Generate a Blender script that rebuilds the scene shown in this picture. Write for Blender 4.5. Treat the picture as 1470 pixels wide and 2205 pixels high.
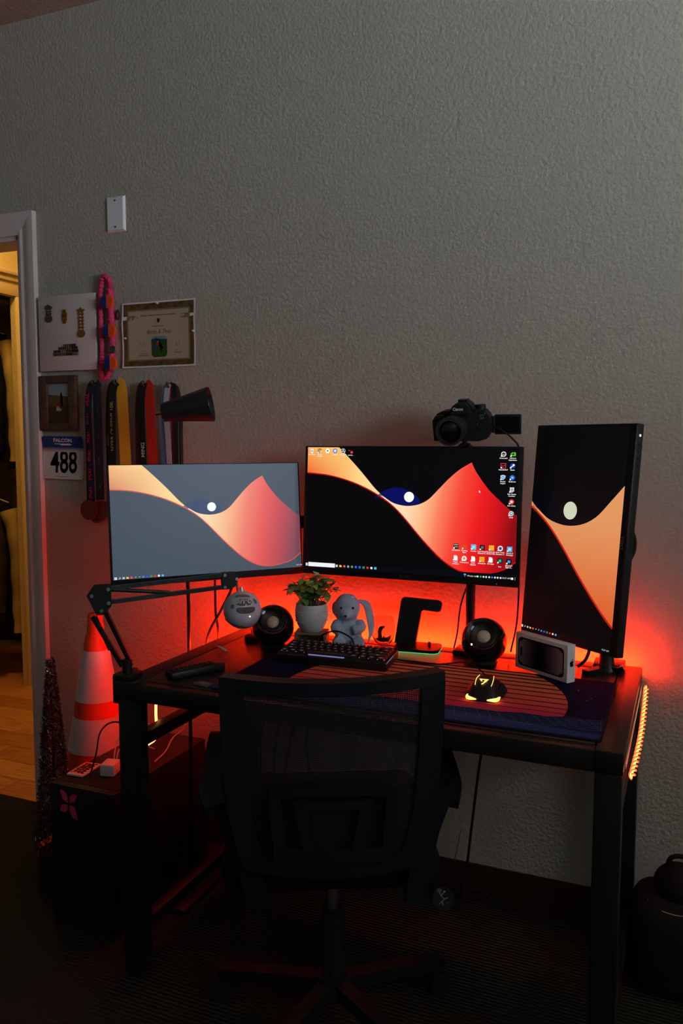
import bpy, bmesh, math, random
from mathutils import Vector, Matrix, Euler
R = math.radians
random.seed(7)
for o in list(bpy.data.objects):
    bpy.data.objects.remove(o)
S = bpy.context.scene
COL = S.collection

# ------------------------------------------------------------------ camera, world, light, exposure
cd = bpy.data.cameras.new('camera'); cam = bpy.data.objects.new('camera', cd); COL.objects.link(cam)
cd.sensor_fit = 'VERTICAL'; cd.sensor_height = 36; cd.lens = 28.571; cd.clip_start = .05
cam.location = (0, -2.231, 1.328)
cam.rotation_euler = (R(90 - 5.065), 0, R(22.68))
S.camera = cam
S.view_settings.view_transform = 'Standard'; S.view_settings.look = 'None'
S.view_settings.exposure = 0; S.view_settings.gamma = 1; S.view_settings.use_curve_mapping = False
W = bpy.data.worlds.new('world'); S.world = W; W.use_nodes = True
W.node_tree.nodes['Background'].inputs[0].default_value = (.55, .75, 1, 1)
W.node_tree.nodes['Background'].inputs[1].default_value = .15
WINDOW_POWER = 225.0
al = bpy.data.lights.new('window_right_offscreen', 'AREA'); al.shape = 'RECTANGLE'; al.size = 1.0; al.size_y = 1.32
al.energy = WINDOW_POWER; al.color = (.76, .93, 1.0)
alo = bpy.data.objects.new('window_right_offscreen', al); COL.objects.link(alo)
alo.location = (2.60, -1.9, 1.9); alo.rotation_euler = (0, R(90), 0)   # daylight outside the window of the right wall, coming in through tilted slats added to steer it upward
LED_STRENGTH = 240.0
HALL_POWER = 58.0

# ------------------------------------------------------------------ colours and materials
def lin(c):
    c = c / 255.0
    return c / 12.92 if c <= .04045 else ((c + .055) / 1.055) ** 2.4
def rgb(r, g, b): return (lin(r), lin(g), lin(b), 1)
MATS = {}
def mat(name, col=None, rough=.5, metal=0, emit=None, es=1, spec=.5, trans=0, bump=None, noise=None, ior=1.45):
    if name in MATS: return MATS[name]
    m = bpy.data.materials.new(name); m.use_nodes = True
    nt = m.node_tree; b = nt.nodes['Principled BSDF']
    if col is not None: b.inputs['Base Color'].default_value = col
    b.inputs['Roughness'].default_value = rough; b.inputs['Metallic'].default_value = metal
    b.inputs['Specular IOR Level'].default_value = spec; b.inputs['IOR'].default_value = ior
    b.inputs['Transmission Weight'].default_value = trans
    if emit is not None:
        b.inputs['Emission Color'].default_value = emit; b.inputs['Emission Strength'].default_value = es
    tc = None
    if noise or bump:
        tc = nt.nodes.new('ShaderNodeTexCoord')
    if noise:                       # (scale, colour2, detail, stretch)
        mp = nt.nodes.new('ShaderNodeMapping'); mp.inputs['Scale'].default_value = noise[3] if len(noise) > 3 else (1, 1, 1)
        nt.links.new(tc.outputs['Object'], mp.inputs['Vector'])
        n = nt.nodes.new('ShaderNodeTexNoise'); n.inputs['Scale'].default_value = noise[0]; n.inputs['Detail'].default_value = noise[2]
        nt.links.new(mp.outputs[0], n.inputs['Vector'])
        mx = nt.nodes.new('ShaderNodeMix'); mx.data_type = 'RGBA'
        mx.inputs[6].default_value = col; mx.inputs[7].default_value = noise[1]
        rp = nt.nodes.new('ShaderNodeValToRGB'); rp.color_ramp.elements[0].position = .35; rp.color_ramp.elements[1].position = .65
        nt.links.new(n.outputs['Fac'], rp.inputs[0]); nt.links.new(rp.outputs[0], mx.inputs[0])
        nt.links.new(mx.outputs[2], b.inputs['Base Color'])
    if bump:                        # (scale, strength, distance, detail)
        n = nt.nodes.new('ShaderNodeTexNoise'); n.inputs['Scale'].default_value = bump[0]; n.inputs['Detail'].default_value = bump[3]
        nt.links.new(tc.outputs['Object'], n.inputs['Vector'])
        bp = nt.nodes.new('ShaderNodeBump'); bp.inputs['Strength'].default_value = bump[1]; bp.inputs['Distance'].default_value = bump[2]
        nt.links.new(n.outputs['Fac'], bp.inputs['Height']); nt.links.new(bp.outputs[0], b.inputs['Normal'])
    MATS[name] = m
    return m
def print_mat():                    # flat print: colours come from the polygons themselves
    if 'print' in MATS: return MATS['print']
    m = bpy.data.materials.new('print'); m.use_nodes = True; nt = m.node_tree
    a = nt.nodes.new('ShaderNodeVertexColor'); a.layer_name = 'Col'
    b = nt.nodes['Principled BSDF']; b.inputs['Roughness'].default_value = .85; b.inputs['Specular IOR Level'].default_value = .06
    nt.links.new(a.outputs[0], b.inputs['Base Color']); MATS['print'] = m
    return m
def screen_mat():                   # a lit display
    if 'screen' in MATS: return MATS['screen']
    m = bpy.data.materials.new('screen'); m.use_nodes = True; nt = m.node_tree
    a = nt.nodes.new('ShaderNodeVertexColor'); a.layer_name = 'Col'
    b = nt.nodes['Principled BSDF']; b.inputs['Base Color'].default_value = (.004, .004, .005, 1); b.inputs['Roughness'].default_value = .35
    b.inputs['Specular IOR Level'].default_value = .2
    nt.links.new(a.outputs[0], b.inputs['Emission Color']); b.inputs['Emission Strength'].default_value = 1.0
    MATS['screen'] = m
    return m
BLACK = mat('black_plastic', (.010, .010, .011, 1), .42, spec=.35)
BLACKM = mat('black_metal', (.010, .010, .011, 1), .38, spec=.4)
GLOSS = mat('black_gloss', (.006, .006, .007, 1), .12, spec=.5)
RUBBER = mat('black_rubber', (.012, .012, .012, 1), .7, spec=.3)
STEEL = mat('steel', (.55, .55, .56, 1), .3, 1)
WHITE = mat('white_paint', rgb(215, 210, 208), .45)
WHITEP = mat('white_plastic', rgb(225, 225, 230), .4)

# ------------------------------------------------------------------ builders
def link(o, parent=None, loc=None, rot=None):
    COL.objects.link(o)
    if parent: o.parent = parent
    if loc is not None: o.location = loc
    if rot is not None: o.rotation_euler = rot
    return o
def tag(o, label=None, cat=None, group=None, kind=None):
    if label: o['label'] = label
    if cat: o['category'] = cat
    if group: o['group'] = group
    if kind: o['kind'] = kind
    return o
def thing(name, label, cat, loc=(0, 0, 0), rot=(0, 0, 0), group=None):
    o = bpy.data.objects.new(name, None); o.empty_display_size = .05
    link(o, None, loc, rot)
    return tag(o, label, cat, group)
def dup(root, loc=None, rot=None, label=None):
    r = root.copy(); COL.objects.link(r)
    if loc is not None: r.location = loc
    if rot is not None: r.rotation_euler = rot
    if label: r['label'] = label
    for ch in list(root.children):
        c2 = ch.copy(); COL.objects.link(c2); c2.parent = r
        for g in list(ch.children):
            d = g.copy(); COL.objects.link(d); d.parent = c2
    return r
class MB:
    def __init__(s): s.v = []; s.f = []
    def add(s, vs, fs, M=None):
        n = len(s.v)
        s.v += [tuple(M @ Vector(p)) if M else tuple(p) for p in vs]
        s.f += [tuple(i + n for i in f) for f in fs]
        return s
    def box(s, c, d, bev=0, M=None, seg=2):
        bm = bmesh.new(); bmesh.ops.create_cube(bm, size=1)
        bmesh.ops.scale(bm, vec=d, verts=bm.verts)
        if bev: bmesh.ops.bevel(bm, geom=list(bm.edges), offset=bev, segments=seg, profile=.5, affect='EDGES')
        bmesh.ops.translate(bm, vec=c, verts=bm.verts)
        bm.verts.index_update()
        s.add([v.co[:] for v in bm.verts], [[v.index for v in f.verts] for f in bm.faces], M); bm.free()
        return s
    def b2(s, p0, p1, bev=0):
        return s.box([(a + b) / 2 for a, b in zip(p0, p1)], [abs(b - a) for a, b in zip(p0, p1)], bev)
    def cyl(s, p0, p1, r0, r1=None, n=20, M=None):
        r1 = r0 if r1 is None else r1
        p0 = Vector(p0); p1 = Vector(p1); ax = (p1 - p0).normalized()
        q = ax.to_track_quat('Z', 'Y'); vs = []
        for p, r in ((p0, r0), (p1, r1)):
            for i in range(n):
                a = 2 * math.pi * i / n
                vs.append(p + q @ Vector((r * math.cos(a), r * math.sin(a), 0)))
        fs = [(i, (i + 1) % n, n + (i + 1) % n, n + i) for i in range(n)] + [tuple(range(n - 1, -1, -1)), tuple(range(n, 2 * n))]
        return s.add(vs, fs, M)
    def lathe(s, prof, n=32, M=None, close=False):
        vs = []; fs = []
        for r, z in prof:
            for i in range(n):
                a = 2 * math.pi * i / n; vs.append((r * math.cos(a), r * math.sin(a), z))
        m = len(prof)
        for j in range(m - 1 + (1 if close else 0)):
            for i in range(n):
                k = (j + 1) % m
                fs.append((j * n + i, j * n + (i + 1) % n, k * n + (i + 1) % n, k * n + i))
        return s.add(vs, fs, M)
    def sph(s, c, r, n=24, m=14, M=None):
        r = (r, r, r) if not hasattr(r, '__len__') else r
        vs = [(c[0], c[1], c[2] - r[2])]; fs = []
        for j in range(1, m):
            t = -math.pi / 2 + math.pi * j / m
            for i in range(n):
                a = 2 * math.pi * i / n
                vs.append((c[0] + r[0] * math.cos(t) * math.cos(a), c[1] + r[1] * math.cos(t) * math.sin(a), c[2] + r[2] * math.sin(t)))
        vs.append((c[0], c[1], c[2] + r[2])); L = len(vs) - 1
        for i in range(n):
            fs.append((0, 1 + (i + 1) % n, 1 + i)); fs.append((L, L - n + i, L - n + (i + 1) % n))
        for j in range(m - 2):
            for i in range(n):
                a = 1 + j * n; fs.append((a + i, a + (i + 1) % n, a + n + (i + 1) % n, a + n + i))
        return s.add(vs, fs, M)
    def tube(s, pts, r, n=8, rect=None, up=(0, 0, 1), M=None, closed=False, twist=0):
        P = [Vector(p) for p in pts]; N = len(P); vs = []; fs = []
        T = []
        for i in range(N):
            a = P[(i - 1) % N] if (closed or i > 0) else P[i]; b = P[(i + 1) % N] if (closed or i < N - 1) else P[i]
            T.append((b - a).normalized())
        u = Vector(up)
        if abs(u.dot(T[0])) > .95: u = Vector((1, 0, 0)) if abs(T[0].x) < .9 else Vector((0, 1, 0))
        x = (u - T[0] * u.dot(T[0])).normalized(); k = 4 if rect else n
        for i in range(N):
            x = (x - T[i] * x.dot(T[i])).normalized(); y = T[i].cross(x)
            rr = r[i] if hasattr(r, '__len__') else r
            for j in range(k):
                if rect:
                    w, t = rect; sx, sy = ((1, 1), (-1, 1), (-1, -1), (1, -1))[j]
                    ca, sa = math.cos(twist * i), math.sin(twist * i)
                    x2 = x * ca + y * sa; y2 = -x * sa + y * ca
                    vs.append(P[i] + x2 * (sx * w / 2) + y2 * (sy * t / 2))
                else:
                    a = 2 * math.pi * j / n; vs.append(P[i] + x * (rr * math.cos(a)) + y * (rr * math.sin(a)))
        for i in range(N if closed else N - 1):
            q = (i + 1) % N
            for j in range(k): fs.append((i * k + j, i * k + (j + 1) % k, q * k + (j + 1) % k, q * k + j))
        if not closed: fs += [tuple(range(k - 1, -1, -1)), tuple((N - 1) * k + j for j in range(k))]
        return s.add(vs, fs, M)
    def prism(s, pts, y0, y1, M=None):          # outline in x,z pushed along y
        n = len(pts)
        vs = [(p[0], y0, p[1]) for p in pts] + [(p[0], y1, p[1]) for p in pts]
        fs = [tuple(range(n)), tuple(range(2 * n - 1, n - 1, -1))] + [(i, n + i, n + (i + 1) % n, (i + 1) % n) for i in range(n)]
        return s.add(vs, fs, M)
    def build(s, name, m, parent=None, loc=None, rot=None, smooth=35, label=None):
        me = bpy.data.meshes.new(name); me.from_pydata(s.v, [], s.f)
        bm = bmesh.new(); bm.from_mesh(me); bmesh.ops.recalc_face_normals(bm, faces=bm.faces); bm.to_mesh(me); bm.free()
        me.materials.append(m)
        if smooth:
            me.shade_smooth(); me.set_sharp_from_angle(angle=R(smooth))
        o = bpy.data.objects.new(name, me); link(o, parent, loc, rot)
        if label: o['label'] = label
        return o
def spline(pts, n=8):
    P = [Vector(p) for p in pts]; out = []
    for i in range(len(P) - 1):
        a = P[i - 1] if i else P[0] * 2 - P[1]; b = P[i]; c = P[i + 1]; d = P[i + 2] if i + 2 < len(P) else P[-1] * 2 - P[-2]
        for k in range(n):
            t = k / n
            out.append(.5 * ((2 * b) + (c - a) * t + (2 * a - 5 * b + 4 * c - d) * t * t + (3 * b - a - 3 * c + d) * t ** 3))
    return out + [P[-1]]
def rrect(w, h, r, n=5, cx=0, cy=0):
    o = []
    for (sx, sy, a0) in ((1, 1, 0), (-1, 1, 90), (-1, -1, 180), (1, -1, 270)):
        for k in range(n + 1):
            a = R(a0 + 90 * k / n)
            o.append((cx + sx * (w / 2 - r) + r * math.cos(a), cy + sy * (h / 2 - r) + r * math.sin(a)))
    return o
class Print:                                     # coloured flat polygons in local x,z facing -y, in thin layers
    def __init__(s, eps=.0003): s.v = []; s.f = []; s.c = []; s.eps = eps
    def poly(s, pts, col, layer=0):
        n = len(s.v); y = -layer * s.eps
        s.v += [(p[0], y, p[1]) for p in pts]; s.f.append(tuple(range(n, n + len(pts))))
        cs = col if isinstance(col, list) else [col] * len(pts)
        s.c += cs
        return s
    def rect(s, x0, y0, x1, y1, col, layer=0): return s.poly([(x0, y0), (x1, y0), (x1, y1), (x0, y1)], col, layer)
    def disc(s, x, y, r, col, layer=0, ry=None, n=24, a0=0, a1=360):
        ry = ry or r
        return s.poly([(x + r * math.cos(R(a0 + (a1 - a0) * i / n)), y + ry * math.sin(R(a0 + (a1 - a0) * i / n))) for i in range(n + (0 if a1 - a0 == 360 else 1))], col, layer)
    def line(s, pts, w, col, layer=0):
        for a, b in zip(pts[:-1], pts[1:]):
            d = Vector((b[0] - a[0], b[1] - a[1])); 
            if d.length < 1e-9: continue
            q = Vector((-d.y, d.x)).normalized() * (w / 2)
            s.poly([(a[0] - q.x, a[1] - q.y), (b[0] - q.x, b[1] - q.y), (b[0] + q.x, b[1] + q.y), (a[0] + q.x, a[1] + q.y)], col, layer)
        return s
    def ring(s, x, y, r, w, col, layer=0, a0=0, a1=360, n=24):
        return s.line([(x + r * math.cos(R(a0 + (a1 - a0) * i / n)), y + r * math.sin(R(a0 + (a1 - a0) * i / n))) for i in range(n + 1)], w, col, layer)
    def text(s, body, x, y, size, col, layer=1, align='CENTER', sx=1, shear=0, bold=0, rot=0):
        for vs, fs in [text_mesh(body, size, align, shear, bold)]:
            ca, sa = math.cos(rot), math.sin(rot)
            for f in fs: s.poly([(x + (vs[i][0] * sx) * ca - vs[i][1] * sa, y + (vs[i][0] * sx) * sa + vs[i][1] * ca) for i in f], col, layer)
        return s
    def build(s, name, parent=None, loc=None, rot=None, m=None, label=None, bend=None):
        me = bpy.data.meshes.new(name)
        me.from_pydata([bend(*p) for p in s.v] if bend else s.v, [], s.f)
        at = me.color_attributes.new('Col', 'FLOAT_COLOR', 'POINT')
        flat = []
        for c in s.c: flat += list(c[:3]) + [1]
        at.data.foreach_set('color', flat)
        bm = bmesh.new(); bm.from_mesh(me)
        for f in bm.faces:
            f.normal_update()
            if f.normal.y > 0: f.normal_flip()
        bm.to_mesh(me); bm.free()
        me.materials.append(m or print_mat())
        o = bpy.data.objects.new(name, me); link(o, parent, loc, rot)
        if label: o['label'] = label
        return o
TC = {}
def text_mesh(body, size, align='CENTER', shear=0, bold=0):
    k = (body, size, align, shear, bold)
    if k in TC: return TC[k]
    cu = bpy.data.curves.new('t', 'FONT'); cu.body = body; cu.size = size; cu.align_x = align; cu.align_y = 'CENTER'
    cu.shear = shear; cu.offset = bold; cu.resolution_u = 3; cu.fill_mode = 'FRONT'
    ob = bpy.data.objects.new('t', cu); COL.objects.link(ob)
    dg = bpy.context.evaluated_depsgraph_get(); me = bpy.data.meshes.new_from_object(ob.evaluated_get(dg))
    r = ([v.co[:] for v in me.vertices], [tuple(p.vertices) for p in me.polygons])
    bpy.data.objects.remove(ob); bpy.data.curves.remove(cu); bpy.data.meshes.remove(me)
    TC[k] = r
    return r
def struct(o): o['kind'] = 'structure'; return o
def lerp(a, b, t): return tuple(x + (y - x) * t for x, y in zip(a, b))
def ramp(stops, t):
    if t <= stops[0][0]: return stops[0][1]
    for (a, ca), (b, cb) in zip(stops[:-1], stops[1:]):
        if t <= b: return lerp(ca, cb, (t - a) / (b - a))
    return stops[-1][1]

# ------------------------------------------------------------------ the room
wall_m = mat('wall_paint', rgb(172, 166, 155), .75, spec=.25, bump=(95, .55, .006, 2.5))
ceil_m = mat('ceiling_paint', rgb(168, 155, 143), .85, spec=.2, bump=(75, .5, .006, 2.5))
trim_m = mat('trim_paint', rgb(206, 196, 196), .45, spec=.4)
base_m = mat('baseboard_brown', rgb(52, 32, 22), .5, spec=.3)
CZ = 2.733
X0, X1, Y0 = -3.3, 2.5, -4.4
DX0, DX1, DZ = -2.93, -2.133, 2.035          # door opening
b = MB()
b.b2((DX1, 0, 0), (X1, .12, CZ)); b.b2((X0, 0, 0), (DX0, .12, CZ)); b.b2((DX0, 0, DZ), (DX1, .12, CZ))
struct(b.build('wall_back', wall_m, smooth=0))
struct(MB().b2((X0 - .12, Y0, 0), (X0, 0, CZ)).build('wall_left', wall_m, smooth=0))
struct(MB().b2((X0, Y0 - .12, 0), (X1, Y0, CZ)).build('wall_front', wall_m, smooth=0))
b = MB()
WY0, WY1, WZ0, WZ1 = -2.58, -1.22, 1.38, 2.42
b.b2((X1, Y0, 0), (X1 + .12, WY0, CZ)); b.b2((X1, WY1, 0), (X1 + .12, .12, CZ)); b.b2((X1, WY0, 0), (X1 + .12, WY1, WZ0)); b.b2((X1, WY0, WZ1), (X1 + .12, WY1, CZ))
struct(b.build('wall_right', wall_m, smooth=0))
w = struct(MB().b2((X1 + .02, WY0, WZ0), (X1 + .07, WY0 + .04, WZ1)).b2((X1 + .02, WY1 - .04, WZ0), (X1 + .07, WY1, WZ1)).b2((X1 + .02, WY0, WZ0), (X1 + .07, WY1, WZ0 + .04)).b2((X1 + .02, WY0, WZ1 - .04), (X1 + .07, WY1, WZ1)).build('window_1', trim_m, smooth=0))
MB().b2((X1 + .02, -1.92, WZ0 + .04), (X1 + .07, -1.88, WZ1 - .04)).build('window_mullion', trim_m, w, smooth=0)
for k in range(24):
    MB().box((0, 0, 0), (.046, WY1 - WY0 + .06, .002)).build('added_light_slat', trim_m, w, (X1 - .024, (WY0 + WY1) / 2, WZ0 + .025 + .043 * k), (0, R(40), 0), smooth=0)  # unseen slats, added to throw the daylight up and keep the lower wall dark
struct(MB().b2((X0 - .12, Y0 - .12, CZ), (X1 + .12, .12, CZ + .1)).build('ceiling', ceil_m, smooth=0))
# carpet with fine woven ribs
cm = mat('carpet', (.028, .026, .020, 1), .95, spec=.1)
nt = cm.node_tree; tc = nt.nodes.new('ShaderNodeTexCoord')
wv = nt.nodes.new('ShaderNodeTexWave'); wv.inputs['Scale'].default_value = 26; wv.inputs['Distortion'].default_value = 1.5; wv.inputs['Detail'].default_value = 2; wv.bands_direction = 'Y'
nz = nt.nodes.new('ShaderNodeTexNoise'); nz.inputs['Scale'].default_value = 180
ad = nt.nodes.new('ShaderNodeMath'); ad.operation = 'ADD'
bp = nt.nodes.new('ShaderNodeBump'); bp.inputs['Strength'].default_value = .7; bp.inputs['Distance'].default_value = .006
nt.links.new(tc.outputs['Object'], wv.inputs[0]); nt.links.new(tc.outputs['Object'], nz.inputs[0])
nt.links.new(wv.outputs['Fac'], ad.inputs[0]); nt.links.new(nz.outputs['Fac'], ad.inputs[1]); nt.links.new(ad.outputs[0], bp.inputs['Height'])
nt.links.new(bp.outputs[0], nt.nodes['Principled BSDF'].inputs['Normal'])
struct(MB().b2((X0 - .12, Y0 - .12, -.1), (X1 + .12, 0.0, 0)).build('floor', cm, smooth=0))
struct(MB().b2((DX1 + .075, -.014, 0), (X1, 0, .096)).b2((DX1 + .075, -.008, .096), (X1, 0, .106)).build('baseboard_back', base_m, smooth=0))
# door casing (moulded profile) and jamb lining
def casing(name, m):
    t = bpy.data.objects.new(name, None); link(t); struct(t)
    prof = [(0, 0), (0, -.010), (.012, -.014), (.022, -.011), (.034, -.013), (.046, -.018), (.062, -.020), (.074, -.020), (.074, 0)]
    def run(nm, p0, p1, ox, miter0, miter1):
        p0 = Vector(p0); p1 = Vector(p1); d = (p1 - p0).normalized(); ox = Vector(ox)
        vs = [p0 + ox * a + Vector((0, y, 0)) + d * (miter0 * a) for a, y in prof] + [p1 + ox * a + Vector((0, y, 0)) + d * (miter1 * a) for a, y in prof]
        n = len(prof)
        MB().add(vs, [(i, i + 1, n + i + 1, n + i) for i in range(n - 1)] + [tuple(range(n)), tuple(range(n, 2 * n))]).build(nm, m, t, smooth=20)
    e = .004
    run('casing_side', (DX1 - e, 0, 0), (DX1 - e, 0, DZ - e), (1, 0, 0), 0, 1)
    run('casing_head', (DX1 - e, 0, DZ - e), (DX0 + e, 0, DZ - e), (0, 0, 1), -1, 1)
    run('casing_side', (DX0 + e, 0, 0), (DX0 + e, 0, DZ - e), (-1, 0, 0), 0, 1)
    MB().b2((DX1 - .018, 0, 0), (DX1 + .002, .121, DZ)).build('jamb', m, t, smooth=0)
    MB().b2((DX0 - .002, 0, 0), (DX0 + .018, .121, DZ)).build('jamb', m, t, smooth=0)
    MB().b2((DX0, 0, DZ - .018), (DX1, .121, DZ + .002)).build('jamb_head', m, t, smooth=0)
    MB().b2((DX1 - .02, .045, .96), (DX1 - .017, .075, 1.02)).build('strike_plate', mat('bronze_dark', (.03, .02, .015, 1), .4, .8), t, smooth=0)
    return t
casing('door_1', trim_m)

# hall and wardrobe beyond the door, in warm lamplight
hallw = mat('hall_paint', rgb(214, 198, 160), .75, spec=.2, bump=(75, .5, .006, 2.5))
HX, HY1 = -3.232, 2.1
CY0, CY1, CHZ = .25, 1.085, 2.07
b = MB(); b.b2((HX - .025, .12, 0), (HX, CY0, CZ)).b2((HX - .025, CY1, 0), (HX, HY1, CZ)).b2((HX - .025, CY0, CHZ), (HX, CY1, CZ))
struct(b.build('wall_hall_left', hallw, smooth=0))
struct(MB().b2((HX - .1, HY1, 0), (-1.6, HY1 + .1, CZ)).build('wall_hall_far', hallw, smooth=0))
struct(MB().b2((-1.7, .12, 0), (-1.6, HY1, CZ)).build('wall_hall_right', hallw, smooth=0))
struct(MB().b2((-4.1, .12, CZ), (-1.6, HY1 + .1, CZ + .1)).build('ceiling_hall', hallw, smooth=0))
b = MB(); b.b2((-4.1, 0.0, 0), (-4.0, 1.9, CZ)).b2((-4.1, .0, 0), (HX - .025, .12, CZ)).b2((-4.1, 1.8, 0), (HX - .025, 1.9, CZ))
struct(b.build('wall_wardrobe', hallw, smooth=0))
fl = struct(MB().b2((-4.1, .0, -.1), (-1.6, HY1 + .1, -.006)).build('floor_hall', mat('subfloor', rgb(60, 38, 20), .8), smooth=0))
woods = [mat('oak_%s' % n, rgb(*c), .38, spec=.45, noise=(9, rgb(*c2), 5, (1, 12, 12))) for n, c, c2 in
         (('warm', (226, 156, 88), (188, 116, 58)), ('amber', (232, 166, 96), (198, 128, 66)), ('deep', (214, 142, 78), (172, 104, 50)))]
yy = .003; i = 0
while yy < HY1 - .12:
    xa = -4.09; xs = [xa] + sorted([-3.1 + .45 * ((i * 7) % 5) / 4, -2.35 + .4 * ((i * 3) % 4) / 3]) + [-1.61]
    for a, c2 in zip(xs[:-1], xs[1:]):
        MB().b2((a + .001, yy, -.006), (c2 - .001, yy + .127, 0), .0015).build('plank', woods[(i * 2 + int(a * -5)) % 3], fl, smooth=0)
    yy += .13; i += 1
# wardrobe opening casing
t = bpy.data.objects.new('trim_1', None); link(t); struct(t)
hm = mat('hall_trim', rgb(225, 210, 175), .45)
MB().b2((HX, CY1, 0), (HX + .018, CY1 + .066, CHZ), .004).build('casing_side', hm, t)
MB().b2((HX, CY0 - .066, 0), (HX + .018, CY0, CHZ), .004).build('casing_side', hm, t)
MB().b2((HX, CY0 - .066, CHZ), (HX + .018, CY1 + .066, CHZ + .07), .004).b2((HX, CY0 - .075, CHZ + .07), (HX + .03, CY1 + .075, CHZ + .10), .005).b2((HX, CY0 - .085, CHZ + .10), (HX + .045, CY1 + .085, CHZ + .125), .005).build('casing_head', hm, t)
# hall ceiling lamp (above the frame)
t = thing('hall_lamp_offscreen', 'warm glowing dome lamp on the hall ceiling', 'lamp', (-2.76, .55, CZ))
MB().lathe([(0, 0), (.14, 0), (.14, -.02), (0, -.02)], 32).build('base', STEEL, t)
MB().lathe([(.13, -.02), (.125, -.05), (.10, -.08), (.055, -.1), (0, -.105)], 32).build('glass_dome_offscreen', mat('lamp_glow', (1, .8, .4, 1), .5, emit=(1, .56, .13, 1), es=HALL_POWER), t)
# wardrobe fittings
wr = mat('rail_metal', rgb(190, 180, 160), .35, .6)
t = thing('wardrobe_shelf', 'pale shelf across the top of the wardrobe', 'shelf', (-3.66, .96, 2.065))
MB().box((0, 0, .012), (.48, 1.67, .02)).build('board', hm, t)
for k in range(4): MB().cyl((-.12 + .115 * k, -.83, -.008), (-.12 + .115 * k, .83, -.008), .005, n=8).build('support_wire', wr, t)
for z, nm in ((2.0, 'round metal clothes rail under the wardrobe shelf'), (1.08, 'lower metal clothes rail halfway down the wardrobe')):
    o = MB().cyl((-3.62, .12, z), (-3.62, 1.8, z), .014, n=16).build('clothes_rail', wr); tag(o, nm, 'rail')
def garment(y, z, h, body, sleeve, label, wid=.42, th=.075, slen=.56):
    t = thing('hanging_jacket', label, 'jacket', (-3.62, y, z))
    pts = spline([(-.017, 0, .004), (-.010, 0, .0155), (.004, 0, .0185), (.0175, 0, .008), (.016, 0, -.010), (.004, 0, -.026), (0, 0, -.05)], 5)
    hp = MB().tube(pts, .0025, 6).tube([(0, 0, -.05), (wid * .45, 0, -.10)], .006, 6).tube([(0, 0, -.05), (-wid * .45, 0, -.10)], .006, 6).build('hanger', mat('hanger_white', rgb(220, 215, 205), .4), t)
    bm_ = MB(); n = 20; prof = [(-.055, .25), (-.075, .5), (-.10, .94), (-.13, 1), (-.3, .92), (-.55, .90), (-.8, .93), (-.98, .97), (-1.0, .93)]
    vs = []; fs = []
    for zz, ww in prof:
        zz2 = zz if zz > -.14 else -.13 + (zz + .13) * h / .87
        for i in range(n):
            a = 2 * math.pi * i / n
            vs.append((wid / 2 * ww * math.copysign(abs(math.cos(a)) ** .8, math.cos(a)), th / 2 * math.sin(a) * (1 + .25 * math.sin(3 * a + zz * 9)), zz2))
    m_ = len(prof)
    for j in range(m_ - 1):
        for i in range(n): fs.append((j * n + i, j * n + (i + 1) % n, (j + 1) * n + (i + 1) % n, (j + 1) * n + i))
    fs += [tuple(range(n)), tuple(range((m_ - 1) * n, m_ * n))]
    bm_.add(vs, fs).build('body', body, t, smooth=60)
    for sgn in (1, -1):
        sp = spline([(sgn * wid * .44, 0, -.14), (sgn * wid * .52, .01, -.27), (sgn * wid * .53, .02, -.13 - slen * .5), (sgn * wid * .5, .03, -.13 - slen * .8), (sgn * wid * .49, .03, -.13 - slen)], 6)
        rr = [.050 + .003 * math.sin(i * 1.1) - .018 * i / len(sp) for i in range(len(sp))]
        MB().tube(sp, rr, 14).build('sleeve', sleeve, t, smooth=60)
        MB().cyl(sp[-1], (sp[-1][0], sp[-1][1], sp[-1][2] - .045), .036, .032, 14).build('cuff', body, t, smooth=60)
    return t
dk = mat('cloth_black', (.012, .013, .014, 1), .9, spec=.1); ylw = mat('cloth_cream', rgb(214, 186, 120), .9, spec=.1)
dg = mat('cloth_green', rgb(24, 34, 28), .9, spec=.1); gr = mat('cloth_grey', rgb(60, 56, 50), .9, spec=.1)
garment(1.215, 2.0, .66, dg, ylw, 'dark jacket with cream sleeves on the upper rail, beside the wardrobe casing', slen=.66)
garment(1.085, 2.0, .62, dk, dk, 'plain black jacket on the upper rail next to the cream-sleeved one')
garment(.94, 2.0, .60, gr, gr, 'grey jacket on the upper rail')
garment(1.20, 1.08, .74, dk, ylw, 'black jacket with cream sleeves on the lower rail, beside the wardrobe casing', slen=.70)
garment(1.06, 1.08, .66, dk, gr, 'black jacket with grey sleeves on the lower rail')

# ------------------------------------------------------------------ desk
desk_m = mat('desk_top', (.014, .011, .010, 1), .33, spec=.4, noise=(14, (.010, .008, .008, 1), 4, (1, 14, 1)))
DW, DD, DH = 1.157, .626, .75
desk = thing('desk', 'long black desk with square metal legs and a thick framed top', 'desk', (-1.237, -.676, 0), (0, 0, R(-.49)))
FW = .052
MB().b2((FW + .003, .03, .712), (DW - FW - .003, DD - FW - .003, DH), .002).build('top_panel', desk_m, desk)
for nm, p0, p1 in (('frame_strip', (0, 0, .706), (FW, DD, DH)), ('frame_strip', (DW - FW, 0, .706), (DW, DD, DH)),
                   ('frame_strip', (FW, DD - FW, .706), (DW - FW, DD, DH)), ('front_rail', (FW, 0, .706), (DW - FW, .028, DH - .001))):
    MB().b2(p0, p1, .0025).build(nm, desk_m, desk)
L = .05
for x in (.002, DW - L - .002):
    for y in (.002, DD - L - .002):
        leg = MB().b2((x, y, .015), (x + L, y + L, .706), .003).build('leg', BLACKM, desk)
        MB().cyl((x + L / 2, y + L / 2, 0), (x + L / 2, y + L / 2, .016), .018, n=16).build('foot', RUBBER, leg)
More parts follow.
